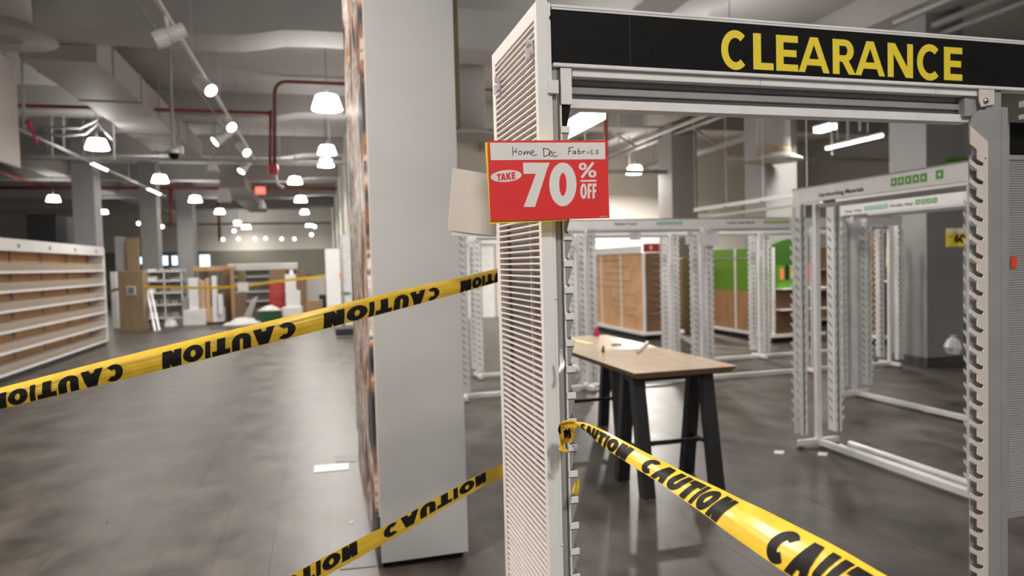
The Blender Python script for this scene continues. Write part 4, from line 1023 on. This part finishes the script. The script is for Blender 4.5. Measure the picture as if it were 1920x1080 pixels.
pbox('cardboard_box', 574, 564, 606, 592, 21.8, .5, cardboard, 'brown cardboard box on the floor by the tall white cupboard', 'box')
pbox('black_bag', 598, 553, 612, 566, 22.6, .3, blackm, 'black bag slumped against the tall white cupboard', 'bag')
WC = empty('tall_white_cupboard', (.3, 19.5, 0), 'tall white cupboard with an orange sticker beside the mural', 'cupboard')
pbox('door', 609, 467, 641, 600, 19.3, .4, white, '', '', parent=WC); pbox('door', 641.5, 440, 662, 600, 19.35, .4, mat('pale_blue_white', (.56, .57, .58), .5), '', '', parent=WC)
pbox('handle_slot', 640, 548, 657, 550, 19.29, .04, dgrey, '', '', floor=False, parent=WC)
pbox('sticker', 636, 513, 641, 520, 19.285, .01, orange, '', '', floor=False, parent=WC)
p = onZ(647, 634); o = MB().box(p.x - .2, p.x + .25, p.y, p.y + .35, .05, .22).build('black_trolley', blackm, bevel=.02); tag(o, 'low black trolley on the floor beside the mural', 'trolley')
# far screens
def screen(x0, y0, x1, y1, Y, label):
    a = onY(x0, y0, Y); b = onY(x1, y1, Y); s_ = empty('lit_display_screen', ((a.x + b.x) / 2, Y, b.z), label, 'screen', 'lit screens in the far background')
    MB().box(a.x, b.x, Y, Y + .05, b.z, a.z).build('screen', screenm, s_); MB().box(a.x - .05, b.x + .05, Y + .02, Y + .1, b.z - .06, a.z + .05).build('bezel', dgrey, s_)
    MB().box((a.x + b.x) / 2 - .06, (a.x + b.x) / 2 + .06, Y + .03, Y + .09, 0, b.z).build('stand', dgrey, s_)
screen(303, 480, 315, 497, 32, 'lit blue screen right of the second column')
screen(322, 480, 333, 497, 32, 'lit blue screen left of the third column')
screen(374, 478, 394, 500, 31, 'bright white square screen right of the third column')
screen(262, 482, 267, 495, 31, 'narrow sliver of a lit blue screen left of the second column')
# far tape
tape('caution_tape', [((203, 544), (203, 549), 19.2), ((247, 536), (247, 541), 19.0), ((330, 537), (330, 542), 19.0), ((400, 537), (400, 542), 19.0), ((455, 534), (455, 539), 18.9), ((530, 524), (530, 529), 18.8), ((612, 515), (612, 520), 18.7)], [], 'distant yellow caution tape strung across the cluttered fixtures', curl=.05)
pbox('white_tag', 445, 530, 466, 547, 20.1, .01, paper, 'white notice hung on the distant caution tape', 'notice', floor=False)

# ================================================================== CEILING FITTINGS
def light(name, loc, energy, size=.3, col=(1, .95, .88), parent=None, rot=None):
    L = bpy.data.lights.new(name, 'AREA'); L.shape = 'DISK'; L.size = size; L.energy = energy; L.color = col; L.spread = math.radians(170)
    o = bpy.data.objects.new(name, L); COL.objects.link(o)
    if parent: o.parent = parent; o.location = Vector(loc) - wloc(parent)
    else: o.location = loc
    return o
PE = 60
pend = None; npend = 0
def pendant(p, label, sc=1.0, energy=PE, lit=True):
    global pend
    if pend is None:
        t = empty('pendant_lamp', p, label, 'lamp', 'drum pendant lamps')
        MB().lathe([(.0, .10), (.15, .10), (.165, .085), (.225, -.09), (.225, -.11), (.0, -.112)], p, 24).build('shade', lampm, t, smooth=False)
        MB().lathe([(.015, .10), (.022, .10), (.02, .2), (.008, .26), (.008, .28)], p, 12).build('lamp_cap', dgrey, t)
        pend = t
    else:
        t = empty('pendant_lamp', p, label, 'lamp', 'drum pendant lamps')
        for ch in list(pend.children):
            if ch.name.startswith('cord'): continue
            c = ch.copy(); COL.objects.link(c); c.parent = t; c.scale = (sc, sc, sc)
    MB().tube([Vector(p) + Vector((0, 0, .26 * sc)), Vector((p[0], p[1], ZC))], .006, 6).build('cord', dgrey, t)
    return t
LP = []
def add_p(x, y, label, Z=4.1, energy=PE, sc=1.0, wpx=None):
    p = onZ(x, y, Z)
    if wpx: sc = (wpx - 4) * (p - CAM).dot(FW) / F / .45
    t = pendant(tuple(p), label, sc); LP.append((p, energy)); return t
add_p(613, 192, energy=140, wpx=48, label='lit white drum pendant nearest the mural edge, below the red pipe elbow')
add_p(182, 270, wpx=44, label='lit white drum pendant hanging left of the big rectangular duct')
add_p(300, 335, wpx=33, label='lit white drum pendant hanging in front of the second column')
add_p(613, 281, energy=140, wpx=38, label='lit white drum pendant next behind the one by the mural edge')
add_p(553, 338, wpx=30, label='lit white drum pendant beside the red pipe riser')
add_p(366, 373, wpx=27, label='lit white drum pendant above the third column')
add_p(100, 372, wpx=27, label='lit white drum pendant above the black cabinet')
add_p(564, 373, wpx=26, label='lit white drum pendant right of the exit sign')
add_p(195, 397, wpx=18, label='lit white drum pendant right of the nearest square column')
add_p(412, 396, wpx=22, label='lit white drum pendant before the far cream wall, beside the hanging box')
add_p(445, 418, wpx=20, label='lit white drum pendant far away over the grey shelving')
add_p(462, 425, wpx=20, label='lit white drum pendant far away beside the angled duct')
add_p(571, 397, wpx=20, label='lit white drum pendant far down the partition side')
add_p(580, 421, wpx=18, label='lit white drum pendant at the far end of the partition side')
add_p(611, 305, wpx=33, label='lit white drum pendant crossed by a pale pipe, below the two by the mural edge')
# right-hand area
add_p(1190, 318, 'lit white drum pendant before the bright cream wall', Z=4.0, energy=800)
add_p(1150, 392, 'lit white drum pendant low behind the sale card', Z=3.4, energy=800)
for k, (x, y, z) in enumerate(((-3.5, 1.5, 4.1), (-3.5, -3, 4.1), (.6, -1.5, 4.1), (-1.2, 2.2, 4.1), (4.2, -2.5, 4.1), (-7.5, 6, 4.1), (7.4, 1.5, 4.1), (2.5, 7.3, 4.2), (4.6, 9.9, 4.2), (5.6, 8.6, 4.2), (3.7, 5.0, 4.3), (-.7, 5.2, 4.4))):  # unseen pendants added to light the foreground, racks and hanging panel
    t = pendant((x, y, z), 'lit white drum pendant added for light outside the view, number %s along' % ('first second third fourth fifth sixth seventh eighth ninth tenth eleventh twelfth'.split()[k])); LP.append((Vector((x, y, z)), (PE * 2.0 if k == 3 else PE * .8 if k == 11 else PE * .4 if k in (8, 10) else PE * 1.6 if x < 2 else PE * .4 if y < 4 else PE * .8)))
for p, en in LP: light('pendant_light', (p.x, p.y, p.z - .13), en, .4)

# track with spots, line of tubes
TR = empty('track_rail', (-1.6, 11, 4.2), 'white track light rail running away over the aisle', 'track')
pa, pb = onZ(285, -13, 4.25), onZ(467, 283, 4.25)
xt_ = (pa.x + pb.x) / 2
MB().box(xt_ - .02, xt_ + .02, 4.5, pb.y + 2, 4.24, 4.29).build('rail', white, TR)
for yy in (7, 9.5, 12, 14.5, 16.5): MB().box(xt_ - .008, xt_ + .008, yy, yy + .016, 4.29, ZC).build('hanger', pipew, TR)
MB().tube([(xt_ - .22, 4.5, 4.3), (xt_ - .22, 16, 4.3)], .012, 6).build('conduit', pipew, TR)
def spot(x, y, Z, d, label, lit=True):
    p = onZ(x, y, Z); d = Vector(d).normalized()
    t = empty('track_spot', p, label, 'spotlight', 'white track spotlights')
    MB().lathe([(.0, -.16), (.075, -.16), (.075, .02)], p, 16, d).build('rear_can', white, t)
    MB().lathe([(.07, .028), (.088, .028), (.088, .17), (.08, .17)], p, 16, d).build('front_can', white, t)
    MB().lathe([(.08, .172), (.0, .173)], p, 16, d).build('lens', lampm if lit else paper, t)
    MB().bar(p, (xt_, p.y, 4.25), .03, .05).build('arm', white, t)
spot(318, 66, 4.05, (-.9, -.2, -.5), 'unlit white track spotlight aimed sideways, nearest on the rail', False)
spot(383, 158, 4.1, (.55, -.55, -.6), 'lit white track spotlight second along the rail')
spot(425, 230, 4.1, (.5, -.6, -.55), 'lit white track spotlight third along the rail')
spot(455, 279, 4.1, (.5, -.6, -.55), 'lit white track spotlight fourth along the rail')
spot(418, 256, 3.9, (-.75, -.25, -.6), 'lit track spotlight tipped away, just below the third one')
spot(460, 311, 3.9, (-.5, -.35, -.75), 'lit track spotlight tipped away, just below the fourth one')
for k, (x, y) in enumerate(((418, 449), (447, 448), (478, 448), (498, 447), (528, 448), (552, 448), (439, 433), (260, 419), (304, 425), (584, 440), (590, 425))):
    p = onY(x, y, 41 if k < 6 else 36); o = empty('globe_lamp', p); MB().lathe([(0, -.09), (.064, -.064), (.09, 0), (.064, .064), (0, .09)], p, 14).build('globe', globem, o, smooth=True)
    MB().tube([p + Vector((0, 0, .08)), (p.x, p.y, ZC)], .01, 6).build('stem', pipew, o)
    tag(o, 'small round lit globe lamp far away below the cream wall' if k < 6 else 'small round lit globe lamp far away among the pipes', 'lamp', 'far wall globe lamps' if k < 6 else 'far scattered globe lamps')
# linear strip on the left
pa, pb = onZ(37, 240, 4.0), onZ(300, 365, 4.0); xs_ = (pa.x + pb.x) / 2
LS = empty('strip_light_run', (xs_, 15, 4.0), 'white conduit run with lit tube sections over the shelf unit', 'strip light')
MB().tube([(xs_, pa.y - 3, 4.0), (xs_, pb.y + .5, 4.0)], .03, 8).build('conduit', pipew, LS, smooth=True)
for (x0_, y0_), (x1_, y1_) in (((172, 305), (200, 318)), ((277, 354), (300, 364))):
    ya_, yb_ = onX(x0_, y0_, xs_).y, onX(x1_, y1_, xs_).y; MB().tube([(xs_, ya_, 3.99), (xs_, yb_, 3.99)], .034, 8).build('lit_tube', tubem, LS, smooth=True)
for yy in (11, 13.5, 16.5, 20): MB().box(xs_ - .008, xs_ + .008, yy, yy + .016, 4.0, ZC).build('hanger', pipew, LS)
# right fluorescent strips
def strip_lamp(x, z, y0, y1, label, r=.07):
    t = empty('tube_lamp', (x, (y0 + y1) / 2, z), label, 'strip light', 'hanging tube lamps')
    MB().box(x - r, x + r, y0, y1, z + .02, z + .05).build('housing', white, t); MB().box(x - r, x + r, y0 + .02, y1 - .02, z - r * .8, z + .02).build('lit_tube', tubem, t, bevel=.012)
    for yy in (y0 + .3, y1 - .3): MB().box(x - .01, x + .01, yy, yy + .02, z + .1, ZC).build('hanger', pipew, t)
    for k in (.25, .75):
        q = light('tube_light', (x, y0 + (y1 - y0) * k, z - .08), 25, .4)
a = onZ(1540, 240, 3.9); strip_lamp(a.x, 3.9, a.y - .32, a.y + .12, 'short bright tube lamp under the clearance header', .09)
a = onZ(1540, 279, 3.4); b = onZ(1665, 254, 3.4); strip_lamp((a.x + b.x) / 2, 3.4, b.y, a.y, 'long lit tube lamp sloping above the Hardworking Materials header', .025)
a = onZ(1118, 207, 4.6); b = onZ(1070, 224, 4.6); strip_lamp(a.x, 4.6, a.y, b.y + 2.0, 'lit tube lamp glimpsed under the header bracket', .2)

# ducts
DU = empty('rectangular_duct', (-3.3, 14, 4.5), 'wide painted rectangular air duct under the ceiling', 'duct')
dx0, dx1 = -3.80, -2.86
MB().box(dx0, dx1, 10.8, 19.6, 4.5, 4.95).build('trunk', ductm, DU, bevel=.01)
MB().box(dx0 - .02, dx1 + .02, 13.2, 13.24, 4.48, 4.97).build('seam_flange', ductm, DU); MB().box(dx0 - .02, dx1 + .02, 16.4, 16.44, 4.48, 4.97).build('seam_flange', ductm, DU)
for yy in (11.5, 14.5, 17.5):
    for xx in (dx0 - .03, dx1 + .01): MB().box(xx, xx + .02, yy, yy + .02, 4.5, ZC).build('hanger', pipew, DU)
DF = empty('round_diffuser', onZ(8, 72, 4.25), 'round stepped ceiling air diffuser', 'diffuser')
p = onZ(8, 72, 4.25)
MB().lathe([(.52, .0), (.46, .03), (.36, .06), (.3, .16)], p, 32).build('outer_cone', ductm, DF, smooth=True)
MB().lathe([(.34, -.01), (.30, .0), (.2, .04)], p, 32).build('ring', ductm, DF, smooth=True)
MB().lathe([(.0, -.015), (.18, -.01), (.16, .01)], p, 24).build('core_disc', ductm, DF)
MB().lathe([(.27, .1), (.27, ZC - p.z - .002)], p, 24).build('duct_neck', ductm, DF, smooth=True)
p = onZ(1450, 302, 3.35)
RD = empty('round_duct_outlet', p, 'vertical round duct with a flared brown-rimmed outlet', 'duct')
MB().lathe([(.3, .05), (.3, ZC - p.z)], p, 24).build('duct', ductm, RD, smooth=True); MB().lathe([(.0, .0), (.3, .0), (.52, .0), (.50, .03), (.32, .12)], p, 28).build('flare', ductm, RD); MB().lathe([(.305, .06), (.31, .2), (.305, .22)], p, 24).build('stained_rim', woodedge, RD)
p = onZ(880, 258, 3.7)
RD2 = empty('round_duct_outlet', p, 'vertical round duct outlet seen beside the wood board', 'duct')
MB().lathe([(.28, .05), (.28, ZC - p.z)], p, 24).build('duct', ductm, RD2, smooth=True); MB().lathe([(.0, .0), (.28, 0), (.5, .0), (.48, .03), (.3, .1)], p, 28).build('flare', ductm, RD2)
GR = empty('ceiling_grille', onZ(30, 20, 4.9), 'square framed return grille under the ceiling', 'grille')
p = onZ(30, 20, 4.9); gx0 = onZ(74, 48, 4.9)
MB().box(gx0.x - .9, gx0.x, gx0.y - 1.0, gx0.y - .05, 4.92, 4.96).build('plate', ductm, GR)
for q in ((gx0.x - .9, gx0.x, gx0.y - .07, gx0.y), (gx0.x - .05, gx0.x, gx0.y - 1.0, gx0.y)): MB().box(*q, 4.88, 4.97).build('frame', dgrey, GR)
for k in range(4): MB().box(gx0.x - .85 + k * .2, gx0.x - .83 + k * .2, gx0.y - 1, gx0.y - .07, 4.96, ZC).build('hanger', pipew, GR)
HP = empty('hanging_sign_panel', (-3.95, 7.6, 3.0), 'blank white sign panel hanging at the aisle edge', 'sign')
pc_ = onX(39, 313, -3.95); pt_ = onX(28, 118, -3.95)
MB().box(-3.98, -3.95, pc_.y - 2.4, pc_.y, pc_.z, pt_.z).build('panel', whitew, HP, bevel=.004)
MB().box(-3.985, -3.945, pc_.y - 2.4, pc_.y, pc_.z - .02, pc_.z).build('lower_rim', edge, HP)
for yy in (pc_.y - .3, pc_.y - 2): MB().box(-3.97, -3.96, yy, yy + .01, pt_.z, ZC).build('hanger', pipew, HP)

# sprinkler pipes
def pipe(name, pts, r, m, label, cat='pipe', group=None):
    o = MB().tube(pts, r, 10).build(name, m, smooth=True); tag(o, label, cat, group); return o
def elbow(a, c, b, r=.12, n=5):
    a, b, c = Vector(a), Vector(b), Vector(c); u = (a - c).normalized() * r; v = (b - c).normalized() * r; out = [a]
    for k in range(n + 1):
        t = k / n; out.append(c + u * (1 - t) ** 2 + v * t ** 2)
    return out + [b]
YP = 14.2; zp = onY(300, 206, YP).z
q1 = onY(510, 213, YP)
pipe('sprinkler_pipe', [(-12, YP, zp), (q1.x, YP, zp)], .035, redpipe, 'red sprinkler pipe crossing the ceiling behind the rectangular duct')
q0 = onY(515, 152, YP); q2 = onY(515, 312, YP)
pipe('sprinkler_pipe', elbow((4.5, YP, q0.z), (q0.x, YP, q0.z), (q2.x, YP, q2.z), .25), .035, redpipe, 'red sprinkler pipe with an elbow dropping beside the pendants')
pipe('sprinkler_pipe', [(q1.x - .02, YP - .05, q1.z + .05), (q2.x - .08, YP - .05, q2.z)], .03, redpipe, 'thin red riser hugging the elbowed sprinkler pipe')
o = MB().lathe([(.09, -.09), (.1, .0), (.09, .09)], (q2.x - .03, YP - .02, q2.z - .06), 14).build('pipe_cap', redcap); tag(o, 'bright red cap at the foot of the sprinkler riser', 'fitting')
q3 = onY(519, 345, YP); pipe('drop_pipe', elbow((q2.x, YP, q2.z - .12), (q3.x, YP, q3.z), (q3.x + .12, YP, q3.z - .08), .05), .03, pipew, 'short white pipe below the bright red cap')
YP2 = 28; zp2 = onY(400, 353, YP2).z
pipe('sprinkler_pipe', [(-13, YP2, zp2), (.7, YP2, zp2)], .06, redpipe, 'distant red sprinkler pipe crossing above the far pendants')
q = onY(320, 353, YP2); q_ = onY(321, 426, YP2); pipe('sprinkler_pipe', [(q.x, YP2, q.z), (q_.x, YP2, q_.z)], .06, redpipe, 'distant red riser between the second and third columns')
q = onY(412, 436, 36); q_ = onY(412, 452, 36); pipe('sprinkler_pipe', [(q.x, 36, ZC), (q_.x, 36, q_.z)], .06, redpipe, 'short far red drop left of the globe lamps')
a = onZ(0, 320, 4.7); pipe('sprinkler_pipe', [onZ(-20, 318, 4.75) + Vector((0, 0, ZC - 4.75)), onZ(-20, 318, 4.75), onZ(95, 352, 4.75)], .06, redpipe, 'red sprinkler pipe slanting above the black cabinet')
q = onY(1135, 195, 15); q_ = onY(1135, 265, 15); pipe('sprinkler_pipe', [(q.x, 15, ZC), (q_.x, 15, q_.z - .8)], .05, redpipe, 'red vertical pipe dropping behind the sale card')
# pale conduits
YB = 20.0
def conduit(a, b, r, label):
    a, b = Vector(a), Vector(b); t = empty('conduit', a.lerp(b, .5), label, 'pipe', 'pale ceiling conduits')
    MB().tube([a, b], r, 10).build('pipe', pipew, t, smooth=True)
    for k in (.12, .5, .88):
        q = a.lerp(b, k); MB().tube([q, (q.x, q.y, ZC)], .01, 6).build('hanger', pipew, t)
def ypipe(x, y, Z, y0, y1, r, label): p = onZ(x, y, Z); conduit((p.x, y0, Z), (p.x, y1, Z), r, label)
def xpipe(x, y, Z, x0, x1, r, label): p = onZ(x, y, Z); conduit((x0, p.y, Z), (x1, p.y, Z), r, label)
xpipe(300, 299, 4.4, -9, .6, .05, 'pale conduit crossing the aisle below the nearest red pipe')
xpipe(611, 304, 3.95, -2.2, .62, .035, 'pale pipe passing in front of a drum pendant by the mural')
xpipe(200, 296, 4.2, -8, -3.5, .04, 'pale conduit crossing beside the drum pendant left of the duct')
xpipe(420, 420, 4.0, -9, .6, .06, 'far pale conduit crossing before the cream wall')
ypipe(1322, 230, 4.6, 4, 19.5, .04, 'pale conduit running away under the clearance header')
ypipe(1400, 258, 4.3, 12.3, 19.5, .09, 'thick pale duct pipe running away behind the square columns')
ypipe(1710, 28, 4.6, 2.5, 7.5, .03, 'thin pale conduit above the clearance header')
ypipe(1200, 265, 4.7, 4, 19.5, .05, 'pale conduit slanting behind the sale card')
xpipe(1180, 322, 3.7, 4, 8.2, .05, 'pale conduit crossing the bright cream wall')
xpipe(1510, 298, 3.9, 9.2, 15, .04, 'pale conduit crossing beside the round duct outlet')
for x, y0_, y1_, Y, l in ((98, 215, 300, 16, 'left of the cable loops, reaching the lower conduit'), (120, 205, 285, 16, 'between the pink streamer and the cable loops'), (215, 245, 300, 16, 'just right of the left drum pendant'), (45, 130, 240, 11, 'above the pink streamer'),
        (400, 120, 300, 18, 'holding the tapered unlit lamp box'), (440, 100, 250, 16, 'between the track rail and the red riser'), (1160, 215, 300, 15, 'next to the red pipe behind the sale card'), (1590, 210, 265, 9, 'above the long lit tube lamp'), (1612, 210, 245, 9, 'above the far end of the long lit tube lamp'), (1560, 235, 290, 10, 'below the short bright tube lamp'), (1180, 290, 320, 17, 'above the pendant before the cream wall')):
    a = onY(x, y0_, Y); b = onY(x, y1_, Y); pipe('hanger_rod', [(a.x, Y, ZC), (b.x, Y, b.z)], .018, pipew, 'thin pale hanger rod ' + l, 'rod', 'ceiling hanger rods')
for (x0_, y0_), (x1_, y1_), Y, l in (((1143, 245), (1193, 275), 15, 'left'), ((1193, 275), (1240, 255), 15, 'middle'), ((1300, 240), (1370, 290), 15, 'right')):
    a = onY(x0_, y0_, Y); b = onY(x1_, y1_, Y); pipe('brace_rod', [Vector((a.x, a.y, ZC)), a, b] if l == 'right' else [a, b], .03, pipew, 'slanted brace rod behind the clearance rack, ' + l + ' of three', 'rod')
# wiring loops near the left pendant
a = onY(165, 255, 15); b = onY(205, 262, 15); c = onY(186, 230, 15)
pipe('cable_loop', [onY(70, 252, 15), onY(120, 254, 15), onY(160, 250, 15), onY(178, 235, 15), onY(184, 226, 15), onY(192, 240, 15), onY(205, 252, 15), onY(212, 258, 15)], .03, pipew, 'looped pale cables above the left drum pendant', 'cable')
pipe('cable_loop', [onY(70, 238, 15.1), onY(150, 240, 15.1), onY(176, 228, 15.1), onY(186, 222, 15.1), onY(200, 250, 15.1), onY(212, 262, 15.1)], .025, pipew, 'second looped pale cable above the left drum pendant', 'cable')
# dome camera
DC = empty('dome_camera', onY(326, 290, 12.4), 'white dome security camera on a long ceiling pole', 'camera')
p = onY(326, 288, 12.4)
MB().tube([(p.x, 12.4, ZC), (p.x, 12.4, p.z)], .022, 8).build('pole', pipew, DC); MB().lathe([(.1, .0), (.1, .06), (.03, .09)], p, 16).build('housing', white, DC); MB().lathe([(.0, -.1), (.05, -.085), (.08, -.04), (.085, 0)], p, 16).build('dome', black, DC, smooth=True)
MB().box(p.x + .05, p.x + .14, 12.36, 12.44, p.z, p.z + .12).build('junction_box', white, DC)
# exit sign, hanging speaker boxes, ribbon
p0_ = onY(478, 350, 26); p1_ = onY(498, 364, 26)
EX = empty('exit_sign', (p0_.x, 26, p1_.z), 'glowing red exit sign hanging over the aisle', 'sign')
MB().box(p0_.x, p1_.x, 26, 26.08, p1_.z, p0_.z).build('face', exitm, EX); MB().box((p0_.x + p1_.x) / 2 - .02, (p0_.x + p1_.x) / 2 + .02, 26.02, 26.06, p0_.z, ZC).build('stem', pipew, EX)
mb = MB(); text_to(mb, 'EXIT', bil((p0_.x + .06, 25.995, p1_.z + .07), (p1_.x - .06, 25.995, p1_.z + .07), (p1_.x - .06, 25.995, p0_.z - .07), (p0_.x + .06, 25.995, p0_.z - .07)), .03); mb.build('lettering', mat('exit_letter', (.8, .3, .25), .4, emit=(1, .3, .25), estr=1.2), EX)
for x0_, y0_, x1_, y1_, Y, l in ((387, 305, 408, 319, 16.5, 'white tapered unlit lamp box hanging right of the track'), (406, 353, 432, 378, 25, 'pale square duct box hanging before the far cream wall')):
    a = onY(x0_, y0_, Y); b = onY(x1_, y1_, Y); t = empty('hanging_box', ((a.x + b.x) / 2, Y, b.z), l, 'box')
    MB().prism([(a.x, Y, b.z), (b.x, Y, b.z), (b.x - .05, Y, a.z), (a.x + .05, Y, a.z)], (0, .35, 0)).build('body', white, t, fix=True); MB().box((a.x + b.x) / 2 - .012, (a.x + b.x) / 2 + .012, Y + .16, Y + .184, a.z, ZC).build('stem', pipew, t)
p = onY(492, 385, 27); t = empty('cone_lamp', p, 'small white unlit cone lamp under the exit sign', 'lamp'); MB().lathe([(.0, -.12), (.13, -.12), (.09, .1), (.03, .22)], p, 14).build('shade', paper, t); MB().tube([p + Vector((0, 0, .2)), (p.x, p.y, ZC)], .012, 6).build('cord', dgrey, t)
pipe('pink_streamer', [onY(50, 228, 11), onY(56, 236, 11.05), onY(62, 250, 11.02), onY(66, 260, 11), onY(70, 272, 11)], [.04, .022, .016, .018, .02], pinkm, 'bright pink streamer caught on the ceiling conduit', 'streamer')
# angled branch duct in the distance
a = onZ(436, 352, 4.4); b = onZ(484, 398, 4.4); o = MB().bar(a + Vector((0, 0, .2)), b + Vector((0, 0, .2)), .8, .4).build('branch_duct', ductm); tag(o, 'grey branch duct slanting towards the far wall', 'duct')
# beam-like tray pair at upper right of F row
TRY = empty('overhead_cable_tray', (7.4, 10.5, 2.4), 'white overhead rail pair running above the far racks', 'rail')
a = onZ(1318, 397, 2.55); b = onZ(1495, 366, 2.55); xx = (a.x + b.x) / 2
MB().box(xx - .03, xx + .03, b.y, a.y, 2.55, 2.62).build('rail', white, TRY); MB().box(xx + .25, xx + .3, b.y, a.y, 2.42, 2.47).build('rail', white, TRY)
for k in range(4):
    yy = b.y + (a.y - b.y) * k / 3; MB().box(xx - .04, xx + .3, yy - .03, yy + .03, 2.53, 2.57).build('cross_tie', grey, TRY); MB().box(xx, xx + .012, yy, yy + .012, 2.57, ZC).build('hanger', pipew, TRY)
p = onY(1785, 298, 7.7); MBg = MB().box(p.x - .05, p.x + .35, 7.70, 7.75, p.z - .3, p.z + .02); o = MBg.build('green_sign', green); tag(o, 'green sign edge peeking over the Hardworking Materials header', 'sign')

# clear bag on the vinyl rack post, yellow size dots on the near rack strips
p = onX(1787, 648, 5.44); t = empty('clear_bag', p, 'crumpled clear plastic bag caught on the vinyl rack post', 'bag')
MB().lathe([(0, -.09), (.05, -.07), (.075, -.01), (.05, .05), (.018, .075), (.03, .095)], p, 11).build('bag_body', clear, t)
